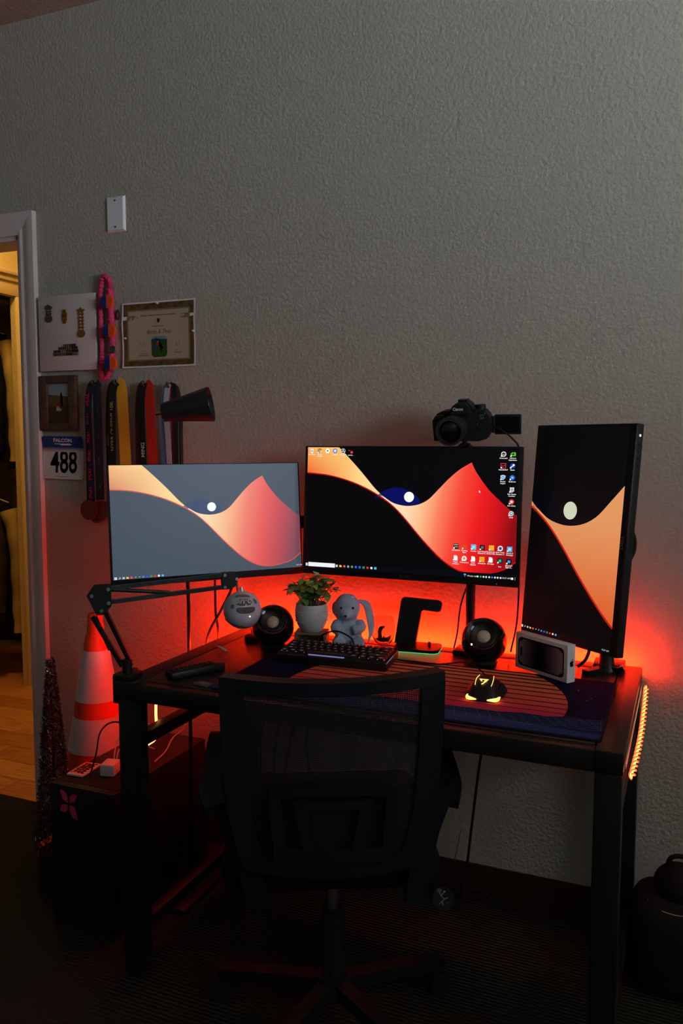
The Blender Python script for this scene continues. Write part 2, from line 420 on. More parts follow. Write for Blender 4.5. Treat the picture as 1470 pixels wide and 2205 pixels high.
for x in (.008, DW - .04):
    MB().b2((x, L, .575), (x + .032, DD - L, .607), .003).build('side_rail', BLACKM, desk)
    MB().b2((x, L, .10), (x + .032, DD - L, .13), .003).build('side_rail', BLACKM, desk)
MB().b2((L, DD - .045, .56), (DW - L, DD - .015, .59), .003).build('back_rail', BLACKM, desk)
DT = .75

# desk mat
UP = Matrix(((1, 0, 0, 0), (0, 0, 1, 0), (0, 1, 0, 0), (0, 0, 0, 1)))      # lays an x,z outline flat
matt = thing('desk_mat', 'navy desk mat printed with a striped sunset and a blue wire grid', 'desk mat', (-.5625, -.441, DT + .0005)); matt.scale = (.9722, 1, 1)
MB().prism(rrect(.9, .405, .012), 0, .003, UP).build('pad', mat('mat_edge', rgb(26, 28, 40), .85, spec=.15), matt, smooth=0)
P = Print(.00012)
NAVY = rgb(13, 15, 44); P.poly(rrect(.894, .399, .012), NAVY, 0)
def clipx(x): return max(-.447, min(.447, x))
cx, cy, rr = .03, -.055, .335
sun = [(-1, rgb(158, 12, 64)), (-.3, rgb(178, 18, 70)), (.1, rgb(196, 40, 72)), (.55, rgb(212, 100, 70)), (1, rgb(222, 140, 76))]
ys = [-.11 + i * .0055 for i in range(56)]
for a, c2 in zip(ys[:-1], ys[1:]):
    if c2 > .199: break
    k = (a - cy) / rr
    ha = math.sqrt(max(0, rr * rr - (a - cy) ** 2)); hb = math.sqrt(max(0, rr * rr - (c2 - cy) ** 2))
    P.poly([(clipx(cx - ha), a), (clipx(cx + ha), a), (clipx(cx + hb), c2), (clipx(cx - hb), c2)], ramp(sun, k + .25), 1)
for i, y in enumerate((-.075, -.045, -.012, .022, .054, .085, .115, .143, .168, .188)):   # gaps between the sun's bars
    h = .004 + .0009 * i
    if y + h > .199: continue
    ha = math.sqrt(max(0, rr * rr - (y - cy) ** 2)); P.rect(clipx(cx - ha), y, clipx(cx + ha), y + h, rgb(112, 10, 54), 2)
ridge = [(-.447, -.085), (-.39, -.075), (-.33, -.10), (-.26, -.088), (-.18, -.118), (-.1, -.112), (-.02, -.122), (.05, -.112), (.10, -.118), (.16, -.108), (.22, -.112), (.28, -.098), (.33, -.102), (.37, -.09), (.41, -.094), (.447, -.085)]
P.poly([(-.447, -.1985)] + [(.447, -.1985)] + ridge[::-1], rgb(22, 32, 66), 3)
P.poly([(-.447, -.1985), (.447, -.1985), (.447, -.172), (.1, -.14), (-.1, -.135), (-.447, -.165)], rgb(44, 54, 100), 4)
GL = rgb(108, 124, 160)
for k in range(7):
    off = -.010 * k
    P.line([(x, y + off + .002 * math.sin(x * 40 + k)) for x, y in ridge], .0007, GL, 5)
for k in range(38):
    x = -.44 + k * .88 / 37; y = [q for q in ridge if q[0] <= x + 1e-6][-1][1]
    P.line([(x, y - .002), (max(-.446, min(.446, x * 1.10 + .004)), y - .055)], .0006, GL, 5)
for k in range(23):
    x = -.44 + k * .04; P.line([(x * .45, -.138), (x, -.196)], .0007, rgb(90, 104, 150), 5)
for x, y, r_ in ((.372, .105, .0022), (.405, .055, .0018), (.398, .035, .0016), (.28, .13, .0022), (.35, .16, .0012), (-.3, .16, .0015), (.42, .15, .0012)):
    P.disc(x, y, r_, rgb(180, 180, 210), 4, n=8)
P.line([(.27, .13), (.29, .13)], .0006, rgb(170, 175, 205), 4).line([(.28, .12), (.28, .14)], .0006, rgb(170, 175, 205), 4)
P.build('printed_top', matt, (0, 0, .0032), (R(-90), 0, 0))

# ------------------------------------------------------------------ LED light strip on three edges of the desk
led_e = mat('led_glow', (.3, .02, .01, 1), .4, emit=(1, .017, .0016, 1), es=LED_STRENGTH)
tape = mat('led_tape', rgb(210, 190, 180), .4)
ls = thing('light_strip', 'glowing red light strip run round the outer edges of the desk', 'light strip', (-1.237, -.676, 0), (0, 0, R(-.49)))
# right run: a twisted ribbon that sags a little
tp = []; N = 150
for i in range(N + 1):
    k = i / N
    tp.append((DW + .014 + .004 * math.sin(k * 3.1), .535 - .53 * k, .725 - .010 * math.sin(k * math.pi) - .018 * k))
MB().tube(tp, 0, rect=(.013, .0014), up=(0, 0, 1), twist=R(360 * 11 / N)).build('twisted_run', mat('led_sleeve', (.3, .03, .01, 1), .4, emit=(1, .10, .01, 1), es=2.0), ls, smooth=0)
MB().tube(tp, 0, rect=(.0075, .0030), up=(0, 0, 1), twist=R(360 * 11 / N)).build('diode_core', mat('led_bare', (.3, .05, .02, 1), .4, emit=(1, .34, .10, 1), es=3.4), ls, smooth=0)
MB().tube([(DW + .003, y, .722) for y in (.53, .2, .012)], 0, rect=(.010, .0015), up=(0, 0, 1)).build('tape', tape, ls, smooth=0)
# back run
for xa, xb in ((.01, .682), (.752, DW - .004)):           # parted where the monitor pole's clamp grips the desk
    MB().b2((xa, DD + .001, .732), (xb, DD + .0035, .747)).build('back_run', led_e, ls, smooth=0)
    MB().b2((xa, DD + .0005, .722), (xb, DD + .034, .725)).build('added_light_shield', BLACKM, ls, smooth=0)  # lip added below the strip to stop its glow reaching under the desk
# left run and the loose end that hangs down over the side rail
MB().b2((-.0035, .36, .732), (-.001, DD, .747)).build('left_run', led_e, ls, smooth=0)
MB().tube(spline([(-.010, .178, .735), (-.012, .177, .69), (-.016, .176, .62), (-.012, .172, .575), (-.008, .16, .552), (-.012, .135, .545)], 6), 0, rect=(.0095, .002), up=(0, 1, 0)).build('hanging_end', mat('led_bare'), ls, smooth=0)

# ------------------------------------------------------------------ monitors
def C(r, g, b): return rgb(r, g, b)
UL = spline([(.161, 0, 0), (.206, .075, 0), (.257, .163, 0), (.30, .243, 0), (.344, .327, 0), (.385, .389, 0), (.41, .417, 0)], 6)
LL = spline([(0, .212, 0), (.094, .226, 0), (.166, .25, 0), (.225, .279, 0), (.277, .312, 0), (.328, .352, 0), (.38, .401, 0), (.41, .431, 0)], 6)
UR = spline([(.385, .389, 0), (.43, .437, 0), (.47, .457, 0), (.512, .462, 0), (.56, .446, 0), (.603, .405, 0), (.645, .33, 0), (.69, .247, 0), (.74, .17, 0), (.795, .1115, 0)], 6)
UR2 = spline([(.795, .1115, 0), (.808, .16, 0), (.828, .215, 0), (.874, .318, 0), (.932, .413, 0), (1, .51, 0)], 6)
LR = spline([(.385, .406, 0), (.42, .447, 0), (.457, .50, 0), (.50, .575, 0), (.557, .683, 0), (.615, .785, 0), (.672, .872, 0), (.727, .932, 0), (.777, .962, 0), (.83, .968, 0), (.885, .955, 0), (.944, .926, 0), (1, .862, 0)], 6)
def fn(pl):
    def f(u):
        if u <= pl[0].x: return pl[0].y
        for a, b_ in zip(pl[:-1], pl[1:]):
            if u <= b_.x: return a.y + (b_.y - a.y) * (u - a.x) / max(1e-9, b_.x - a.x)
        return pl[-1].y
    return f
fUL, fLL, fUR, fUR2, fLR = map(fn, (UL, LL, UR, UR2, LR))
def wallpaper(x0, x1, y0, y1, bg, colL, colR, moon, eye, rim, u0=0, u1=1, eyeshow=True):
    P = Print(.0002)
    def X(u): return x0 + (x1 - x0) * (u - u0) / (u1 - u0)
    def Y(v): return y1 - (y1 - y0) * v
    P.rect(x0, y0, x1, y1, bg, 0)
    def strip(ua, ub, n, fu, fl, colf):
        ua = max(ua, u0); ub = min(ub, u1)
        if ub <= ua: return
        for i in range(n):
            a = ua + (ub - ua) * i / n; b_ = ua + (ub - ua) * (i + 1) / n; m = 7
            for j in range(m):
                q = []; cs = []
                for u, jj in ((a, j), (b_, j), (b_, j + 1), (a, j + 1)):
                    v = fu(u) + (fl(u) - fu(u)) * jj / m
                    q.append((X(u), Y(v))); cs.append(colf(u, v))
                P.poly(q, cs, 1)
        pts = [(ua + (ub - ua) * i / n) for i in range(n + 1)]
        P.line([(X(u), Y(fl(u))) for u in pts], (y1 - y0) * .009, rim, 2)
    if eyeshow:
        pts = [(.345 + (.56 - .345) * i / 24) for i in range(25)]
        top = [(X(u), Y(max(.318, .405 - .088 * max(0, math.sin(math.pi * (u - .345) / .215)) ** .8))) for u in pts if u0 <= u <= u1]
        bot = [(X(u), Y(max(fUR(u) if u > .385 else .405, .40))) for u in pts if u0 <= u <= u1]
        P.poly(top + bot[::-1], eye, 1)
    strip(0, .161, 10, lambda u: 0, fLL, colL); strip(.161, .388, 26, fUL, fLL, colL)
    strip(.388, .795, 44, fUR, fLR, colR); strip(.795, 1, 24, fUR2, fLR, colR)
    mr = (x1 - x0) / (u1 - u0) * .0235
    P.disc(X(.511), Y(.391), mr, moon, 3, n=32)
    return P
def bar_icons(P, x, y, dx, s, white=(.85, .9, .95, 1), n=13):
    cols = [(235, 240, 250), (200, 205, 215), (190, 200, 215), (240, 200, 90), (225, 90, 60), (120, 140, 190), (90, 170, 80), (70, 120, 230), (40, 90, 200), (40, 150, 90), (215, 50, 45), (235, 235, 235), (90, 180, 235)]
    for i in range(n):
        c2 = rgb(*cols[i]); xx = x + dx * i
        if i in (0,):
            for a in (-1, 1):
                for b_ in (-1, 1): P.rect(xx + a * s * .27 - s * .22, y + b_ * s * .27 - s * .22, xx + a * s * .27 + s * .22, y + b_ * s * .27 + s * .22, c2, 4)
        elif i == 1: P.ring(xx + s * .1, y + s * .1, s * .28, s * .13, c2, 4, n=12).line([(xx - s * .1, y - s * .1), (xx - s * .4, y - s * .4)], s * .13, c2, 4)
        elif i in (2, 8, 9, 12): P.rect(xx - s * .45, y - s * .38, xx + s * .45, y + s * .38, c2, 4)
        elif i == 3: P.rect(xx - s * .5, y - s * .35, xx + s * .5, y + s * .25, c2, 4).rect(xx - s * .5, y + s * .25, xx - s * .05, y + s * .4, c2, 4)
        elif i in (5, 6): P.disc(xx, y, s * .3, c2, 4, n=10).line([(xx, y), (xx + s * .4, y + s * .4)], s * .3, c2, 4)
        else: P.disc(xx, y, s * .46, c2, 4, n=16)
def monitor(name, label, loc, yaw, tilt, w, h, d, P, chin, back, m=BLACK):
    t = thing(name, label, 'monitor', loc, (R(-tilt), 0, R(yaw)))
    t.rotation_euler = (Matrix.Rotation(R(yaw), 4, 'Z') @ Matrix.Rotation(R(-tilt), 4, 'X')).to_euler()
    MB().box((0, d / 2 + .0012, 0), (w, d, h), .002).build('housing', m, t)
    P.build('screen', t, (0, -.0002, 0), m=screen_mat())
    for (cx_, cz_, sw, sh, dd) in back:
        MB().box((cx_, d + dd / 2, cz_), (sw, dd, sh), .012).build('back_cover', m, t)
    return t
# middle monitor
colL = lambda u, v: lerp(lerp(C(250, 178, 92), C(240, 92, 40), min(1, v / .22)), lerp(C(255, 205, 120), C(255, 222, 165), min(1, max(0, (u - .2) / .18))), min(1, u / .26))
colR = lambda u, v: ramp([(.39, C(255, 228, 190)), (.5, C(255, 220, 180)), (.58, C(253, 188, 138)), (.66, C(250, 125, 92)), (.74, C(248, 70, 56)), (.83, C(240, 30, 32)), (.92, C(205, 18, 25)), (1, C(140, 10, 18))], u + .10 * (v - .45))
P = wallpaper(-.297, .297, -.163, .177, C(5, 4, 7), colL, colR, C(255, 255, 250), C(8, 14, 92), C(190, 12, 12))
P.rect(-.297, -.163, .297, -.1525 + .004, C(6, 7, 12), 3)
P.rect(-.2865, -.1595, -.2045, -.1480, C(240, 243, 246), 4)
P.rect(-.2945, -.1585, -.2885, -.1505, C(215, 220, 230), 4)
cols = [(200, 205, 215), (240, 200, 90), (225, 90, 60), (140, 160, 200), (90, 170, 80), (70, 90, 230), (40, 100, 210), (40, 150, 90), (225, 50, 45), (240, 240, 240), (90, 190, 240)]
for i, c2 in enumerate(cols):
    x = -.199 + .0115 * i
    if i in (0, 6, 7, 10): P.rect(x - .0032, -.1572, x + .0032, -.1508, rgb(*c2), 4)
    elif i == 1: P.rect(x - .0036, -.1568, x + .0036, -.1520, rgb(*c2), 4).rect(x - .0036, -.152, x - .0004, -.1508, rgb(*c2), 4)
    else: P.disc(x, -.154, .0034, rgb(*c2), 4, n=12)
wh = C(240, 240, 240)
P.disc(.166, -.156, .0036, C(110, 170, 230), 4, n=10, a0=0, a1=180).line([(.166, -.156), (.166, -.161)], .001, C(150, 170, 220), 4)
P.text('Windy rain', .172, -.158, .0058, wh, 5, 'LEFT')
for x, c2 in ((.2, (230, 230, 230)), (.208, (60, 170, 80)), (.2155, (220, 220, 220)), (.2225, (220, 220, 220)), (.2305, (220, 220, 220)), (.238, (60, 130, 230)), (.2455, (220, 220, 220)), (.2525, (220, 220, 220)), (.26, (220, 220, 220))):
    P.disc(x, -.158, .0026, rgb(*c2), 4, n=8)
P.text('10:27 AM', .2745, -.158, .0056, wh, 5); P.rect(.2865, -.161, .2925, -.1555, wh, 4); P.rect(.2968, -.162, .2973, -.154, wh, 4)
P.poly([(.1965, .0675), (.1965, .0605), (.198, .0618), (.1993, .0595), (.2002, .060), (.1992, .0625), (.2012, .0625)], wh, 4)
def icon(x, y, lab, draw):
    draw(x, y)
    for k, s_ in enumerate(lab.split('|')): P.text(s_, x, y - .0105 - .0048 * k, .0046, C(235, 235, 235), 6, bold=.00012)
def badge(x, y): P.rect(x - .0068, y - .0068, x - .0030, y - .0030, wh, 7)
s = .0068
def d_sq(c1, c2=None):
    def f(x, y):
        P.rect(x - s, y - s, x + s, y + s, rgb(*c1), 4)
        if c2: P.rect(x - s * .5, y - s * .5, x + s * .5, y + s * .5, rgb(*c2), 5)
        badge(x, y)
    return f
def d_ci(c1, c2=None, r2=.5, bd=True):
    def f(x, y):
        P.disc(x, y, s, rgb(*c1), 4, n=20)
        if c2: P.disc(x, y, s * r2, rgb(*c2), 5, n=16)
        if bd: badge(x, y)
    return f
def d_doc(x, y): P.poly([(x - s * .75, y - s), (x + s * .75, y - s), (x + s * .75, y + s * .5), (x + s * .3, y + s), (x - s * .75, y + s)], C(250, 250, 250), 4); badge(x, y)
def d_ring(c1, c2):
    def f(x, y):
        P.ring(x, y, s * .82, s * .36, rgb(*c1), 4).line([(x - s * .5, y - s * .5), (x, y + s * .1), (x + s * .5, y - s * .5)], s * .3, rgb(*c2), 5); badge(x, y)
    return f
def d_v(x, y):
    P.rect(x - s, y - s, x + s, y + s, C(235, 60, 75), 4).rect(x - s * .82, y - s * .82, x + s * .82, y + s * .82, C(30, 12, 18), 5)
    P.poly([(x - s * .6, y + s * .45), (x - s * .1, y - s * .35), (x + s * .25, y - s * .35), (x - s * .6, y + s * .1)], C(240, 70, 85), 6).poly([(x + s * .6, y + s * .45), (x + s * .1, y), (x + s * .6, y)], C(240, 70, 85), 6); badge(x, y)
def d_eye(x, y):
    P.disc(x + s * .1, y, s, C(90, 190, 40), 4, ry=s * .7, n=16).disc(x + s * .1, y, s * .45, C(20, 60, 10), 5, ry=s * .35, n=12); P.rect(x + s * .3, y - s * .7, x + s * 1.05, y + s * .7, C(90, 190, 40), 5); badge(x, y)
def d_steam(x, y): P.disc(x, y, s, C(20, 70, 170), 4, n=20).disc(x + s * .35, y + s * .3, s * .42, wh, 5, n=12).line([(x + s * .2, y), (x - s * .6, y - s * .4)], s * .35, wh, 5); badge(x, y)
def d_shield(x, y): P.poly([(x - s, y + s * .7), (x, y + s), (x + s, y + s * .7), (x + s * .8, y - s * .3), (x, y - s), (x - s * .8, y - s * .3)], C(190, 225, 250), 4).ring(x, y, s * .45, s * .25, C(30, 110, 200), 5); badge(x, y)
def d_epic(x, y): P.rect(x - s * .8, y - s * .5, x + s * .8, y + s, C(225, 225, 225), 4).rect(x - s * .5, y + s * .25, x + s * .5, y + s * .5, C(20, 20, 20), 5).rect(x - s * .5, y - s * .2, x + s * .5, y, C(20, 20, 20), 5).poly([(x - s * .6, y - s * .55), (x + s * .6, y - s * .55), (x, y - s)], C(200, 200, 200), 4); badge(x, y)
def d_hex(x, y): P.disc(x, y, s, C(215, 225, 225), 4, n=6, a0=30, a1=330).ring(x, y, s * .5, s * .3, C(30, 110, 190), 5).ring(x, y, s * .5, s * .3, C(60, 180, 90), 6, a0=0, a1=140); badge(x, y)
def d_chrome(x, y):
    for a0, c2 in ((30, (220, 60, 45)), (150, (50, 160, 75)), (270, (250, 200, 40))): P.poly([(x, y)] + [(x + s * math.cos(R(a0 + i * 12)), y + s * math.sin(R(a0 + i * 12))) for i in range(11)], rgb(*c2), 4)
    P.disc(x, y, s * .48, wh, 5, n=14).disc(x, y, s * .36, C(60, 130, 235), 6, n=14); badge(x, y)
def d_bin(x, y): P.poly([(x - s * .7, y + s * .8), (x + s * .7, y + s * .8), (x + s * .5, y - s), (x - s * .5, y - s)], C(225, 238, 242), 4).ring(x, y - s * .1, s * .3, s * .2, C(60, 150, 190), 5, n=9)
def d_obs(x, y): P.disc(x, y, s, C(235, 235, 235), 4, n=20).disc(x, y, s * .84, C(30, 30, 34), 5, n=20); [P.disc(x + s * .4 * math.cos(R(a)), y + s * .4 * math.sin(R(a)), s * .26, wh, 6, n=10) for a in (90, 210, 330)]
def d_cherry(x, y): P.disc(x + s * .4, y - s * .4, s * .55, C(235, 60, 60), 4, n=14).line([(x - s, y + s * .5), (x - s * .4, y + s * .2)], s * .3, C(230, 60, 60), 4)
def d_cod(x, y): P.rect(x - s, y - s, x + s, y + s, C(20, 24, 20), 4).rect(x - s * .7, y - s * .5, x + s * .8, y + s * .1, C(90, 150, 90), 5).rect(x - s * .8, y + s * .5, x + s * .8, y + s * .7, wh, 5); badge(x, y)
for (x, y), lab, f in (((.258, .161), 'Overwatch', d_ring((240, 225, 190), (120, 150, 190))), ((.282, .161), 'GeForce|Experience', d_eye), ((.258, .131), 'VALORANT', d_v), ((.282, .131), 'Steam', d_steam),
                       ((.258, .101), 'Rocket|League', d_shield), ((.282, .101), 'Battle.net', d_ci((30, 100, 210), (130, 200, 250), .45)), ((.282, .069), 'Epic Games|Launcher', d_epic),
                       ((.282, .039), 'Riot Client', d_ci((225, 45, 55), (250, 235, 235), .5)), ((.282, .009), 'iCUE', d_hex),
                       ((.140, -.082), 'Call of Duty', d_cod), ((.163, -.082), 'Surviving|Mars', d_ci((225, 70, 35))), ((.187, -.082), 'Fortnite', d_sq((80, 190, 240), (170, 225, 250))), ((.210, -.082), "Tom Clancy's|Rainbow S...", d_sq((30, 28, 30), (110, 104, 100))),
                       ((.234, -.082), 'Counter-Str...|Global Offe...', d_sq((250, 175, 45))), ((.257, -.082), 'Euro Truck|Simulator 2', d_ci((235, 238, 245), (50, 80, 130), .6)), ((.281, -.083), 'World of|Warships', d_sq((70, 170, 225), (190, 230, 250))),
                       ((.140, -.113), 'Prison|Architect', d_doc), ((.163, -.113), 'Overcooked', d_ci((250, 245, 240), (220, 140, 50), .5)), ((.187, -.113), 'Cities|Skylines', d_doc), ((.210, -.113), 'Among Us', d_sq((245, 160, 40))),
                       ((.233, -.113), 'Fall Guys', d_doc), ((.257, -.114), '|Live', d_sq((12, 40, 60), (40, 190, 110))), ((.280, -.115), 'Microsoft|Flight Si...', d_sq((14, 20, 34), (60, 170, 220))),
                       ((-.284, .167), 'Recycle Bin', d_bin), ((-.260, .167), 'Google|Chrome', d_chrome), ((-.236, .167), '', d_ci((250, 248, 240), (60, 60, 60), .3, False)), ((-.213, .167), 'Discord', d_ci((90, 125, 225), (235, 240, 255), .55, False)),
                       ((-.189, .167), 'OBS Studio', d_obs), ((-.166, .166), 'pomot...', d_cherry)):
    icon(x, y, lab, f)
mm = monitor('monitor', 'wide centre monitor covered in desktop icons, under the camera', (-.681, -.148, 1.131), 0, 4.05, .612, .362, .018, P, 0, [(-.01, -.02, .29, .22, .03)])
Print(.0002).text('AOC', 0, 0, .0125, C(70, 72, 76), 0, sx=1.1, bold=.0003).build('lettering', mm, (0, -.0008, -.1712))
MB().box((.25, .0005, -.1745), (.0012, .001, .0012)).build('power_light', mat('tiny_white', (1, 1, 1, 1), .5, emit=(.8, .8, .9, 1), es=.6), mm, smooth=0)
# left monitor
bgL = C(66, 77, 91)
colLl = lambda u, v: lerp(lerp(C(245, 190, 125), C(215, 128, 100), min(1, v / .22)), C(252, 212, 148), min(1, u / .28))
colRl = lambda u, v: ramp([(.39, C(252, 222, 185)), (.5, C(250, 214, 172)), (.6, C(246, 180, 138)), (.7, C(238, 124, 106)), (.8, C(228, 86, 86)), (.9, C(190, 72, 82)), (1, C(128, 70, 84))], u + .10 * (v - .45))
P = wallpaper(-.2655, .2655, -.141, .1585, bgL, colLl, colRl, C(250, 252, 250), C(52, 68, 104), C(205, 84, 76))
bar_icons(P, -.259, -.137, .01025, .0066)
P.text('10:27 AM', .258, -.1345, .0048, wh, 5)
lm = monitor('monitor', 'left monitor with a washed-out grey wallpaper, behind the microphone arm', (-1.188, -.323, 1.104), 48.25, 5.09, .54, .321, .014, P, 0, [(0, -.03, .34, .2, .034)])
Print(.0002).text('DELL', 0, 0, .0125, C(200, 205, 210), 0, sx=1.15, bold=.0005).build('lettering', lm, (.002, -.0008, -.1505))
# right monitor, turned upright
colRr = lambda u, v: lerp(C(226, 152, 96), C(222, 96, 46), min(1, max(0, (v - .42) / .42)))
P = wallpaper(-.1535, .1420, -.264, .264, C(5, 5, 6), colRr, colRr, C(206, 212, 182), C(5, 6, 14), C(196, 26, 12), .366, .682)
bar_icons(P, -.150, -.2535, .0100, .0058)
P.text('10:27 AM', .128, -.257, .0055, C(200, 200, 200), 5)
rm = monitor('monitor', 'upright portrait monitor standing on a black pole at the desk corner', (-.237, -.195, 1.098), -37.35, 4.87, .313, .538, .016, P, 0, [(-.0, 0, .2, .36, .022), (.045, .17, .1, .12, .026), (.055, -.17, .1, .13, .03)])
Print(.0002).text('DELL', 0, 0, .0125, C(120, 122, 126), 0, sx=1.15, bold=.0004, rot=R(90)).build('lettering', rm, (.1485, -.0008, -.003))
MB().box((.1585, .012, 0), (.005, .024, .538), .002).build('edge_trim', BLACK, rm)
for i, z in enumerate((.242, .222, .206, .190, .174)):
    MB().cyl((.1608, .012, z), (.1625, .012, z), .0022 if i else .003, n=10).build('button', BLACK if i else mat('tiny_white'), rm)

# monitor pole and arms behind the middle and left screens
mt = thing('monitor_mount', 'black pole clamped to the desk back, holding two monitors', 'monitor mount', (-.515, -.092, DT))
MB().cyl((0, 0, .012), (0, 0, .47), .0125, n=20).build('pole', BLACKM, mt)
MB().box((0, 0, .006), (.08, .07, .012), .003).build('base_plate', BLACKM, mt)
MB().b2((-.03, .038, -.056), (.03, .046, .012), .002).b2((-.03, -.01, -.054), (.03, .046, -.0435), .002).b2((-.03, .020, .002), (.03, .046, .012), .002).build('clamp', BLACKM, mt)
MB().tube([(0, 0, .36), (-.08, .028, .365), (-.166, -.008, .37)], 0, rect=(.03, .02)).build('arm', BLACKM, mt)
MB().tube([(0, 0, .33), (-.25, .050, .335), (-.56, .040, .335), (-.690, -.130, .338), (-.704, -.176, .340)], 0, rect=(.035, .022)).build('arm', BLACKM, mt)
MB().box((-.166, -.006, .37), (.1, .012, .1), .003).build('vesa_plate', BLACKM, mt)
o = MB().box((0, 0, 0), (.11, .012, .11), .003).build('vesa_plate', BLACKM, mt, (-.708, -.190, .345), (0, 0, R(48.25)))
mr = thing('monitor_stand', 'short black pole with splayed feet under the upright monitor', 'monitor stand', (-.158, -.115, DT))
MB().lathe([(0, 0), (.026, 0), (.019, .02), (.017, .06), (.017, .30), (0, .30)], 24).build('pole', BLACKM, mr)
MB().box((.005, .025, .007), (.075, .07, .014), .003).build('clamp_plate', BLACKM, mr)
MB().tube([(0, -.005, .006), (-.025, -.045, .006), (-.045, -.07, .005)], 0, rect=(.012, .02)).build('foot', BLACKM, mr)
MB().tube([(0, -.005, .006), (.03, -.012, .006), (.042, -.012, .012)], 0, rect=(.012, .02)).build('foot', BLACKM, mr)
MB().tube([(0, 0, .28), (-.03, -.02, .32), (-.045, -.030, .345)], 0, rect=(.05, .035)).build('neck', BLACKM, mr)

# ------------------------------------------------------------------ things on the wall
o = thing('blank_wall_plate', 'blank white wall plate fixed high on the wall with two screws', 'wall plate', (-1.727, 0, 2.061))
MB().add([(-.037, 0, -.0565), (.037, 0, -.0565), (.037, 0, .0565), (-.037, 0, .0565), (-.031, -.007, -.0505), (.031, -.007, -.0505), (.031, -.007, .0505), (-.031, -.007, .0505)],
         [(4, 5, 6, 7), (0, 1, 5, 4), (1, 2, 6, 5), (2, 3, 7, 6), (3, 0, 4, 7), (3, 2, 1, 0)]).build('plate', WHITEP, o, smooth=0)
for z in (-.042, .042): MB().cyl((0, -.0065, z), (0, -.0082, z), .0032, n=12).build('screw', mat('screw', (.12, .12, .12, 1), .4, .6), o)

cv = tag(MB().box((0, -.009, 0), (.243, .018, .252), .003).build('canvas', mat('canvas_white', rgb(200, 188, 186), .8, bump=(900, .3, .0006, 1)), None, (-1.9285, -.001, 1.688)), 'square white canvas board on the wall beside the door casing, badges pinned on it', 'canvas')
CYF = -.0195
brass = mat('brass_old', rgb(150, 104, 44), .4, .85); silv = mat('silver_dark', rgb(92, 90, 84), .4, .85); bronze = mat('bronze', rgb(120, 80, 36), .45, .8)
o = thing('shooting_badge', 'dark silver badge with a crest and two bars, pinned on the canvas', 'badge', (-2.003, CYF, 1.758))
MB().prism([(-.012, .018), (-.006, .022), (0, .026), (.006, .022), (.012, .018), (.009, .010), (-.009, .010)], -.003, 0).build('crest', silv, o)
for z in (.004, -.004): MB().b2((-.009, -.003, z - .0022), (.009, 0, z + .0022)).build('bar', silv, o)
MB().cyl((0, 0, -.018), (0, -.003, -.018), .0115, n=24).build('medallion', silv, o)
MB().b2((-.006, -.002, -.012), (-.004, 0, .012)).b2((.004, -.002, -.012), (.006, 0, .012)).build('link', silv, o)
o.scale = (1.35, 1, 1.08)
o = thing('oval_badge', 'brass oval badge pinned in the middle of the canvas', 'badge', (-1.936, CYF, 1.742))
MB().sph((0, 0, 0), (.0095, .004, .017), 20, 10).build('shield', brass, o)
MB().prism([(-.005, .014), (.005, .014), (.004, .021), (-.004, .021)], -.003, 0).prism([(-.004, -.021), (.004, -.021), (.005, -.014), (-.005, -.014)], -.003, 0).build('tip', brass, o)
MB().cyl((0, -.002, .002), (0, -.0055, .002), .004, n=14).build('boss', bronze, o)
o.scale = (1.4, 1, 1.12)
o = thing('hanging_medal', 'long gold medal of linked bars pinned on the canvas', 'medal', (-1.866, CYF, 1.722))
MB().prism([(-.012, .036), (-.005, .036), (0, .042), (.005, .036), (.012, .036), (.008, .028), (-.008, .028)], -.003, 0).build('crest', brass, o)
for k in range(5): MB().b2((-.0085, -.003, .020 - .010 * k), (.0085, 0, .0245 - .010 * k)).build('bar', brass, o)
MB().cyl((0, 0, -.036), (0, -.003, -.036), .0115, n=24).build('disc', brass, o)
MB().b2((-.0065, -.002, -.03), (-.005, 0, .03)).b2((.005, -.002, -.03), (.0065, 0, .03)).build('link', brass, o)
o.scale = (1.35, 1, 1.1)
o = thing('ribbon_rack', 'rack of small striped service ribbons pinned low on the canvas', 'ribbon rack', (-1.934, CYF, 1.629))
pals = [[(30, 50, 40), (150, 120, 60)], [(60, 50, 30), (170, 150, 70)], [(70, 70, 40), (40, 70, 50)], [(120, 40, 30), (180, 150, 120)], [(40, 30, 70), (150, 60, 50)], [(110, 40, 40), (200, 190, 170)], [(50, 60, 90), (170, 60, 50)], [(90, 30, 40), (60, 60, 60)]]
k = 0
for row, (z, n, xo) in enumerate(((-.012, 4, 0), (-.002, 4, .002), (.008, 3, .012), (.017, 2, .018))):
    for i in range(n):
        x = xo + (i - (n - 1) / 2) * .0262
        P = Print(.00015); pa = pals[k % 8]; k += 1
        for q in range(6): P.rect(-.0126 + q * .0042, -.0043, -.0126 + (q + 1) * .0042, .0043, rgb(*[int(c_ * .8) for c_ in pa[q % 2]]), 1)
        bb = MB().box((x, -.0012, z), (.0256, .0024, .0088)).build('ribbon', mat('ribbon_back', (.03, .03, .03, 1), .8), o, smooth=0)
        P.build('stripes', bb, (x, -.0026, z))

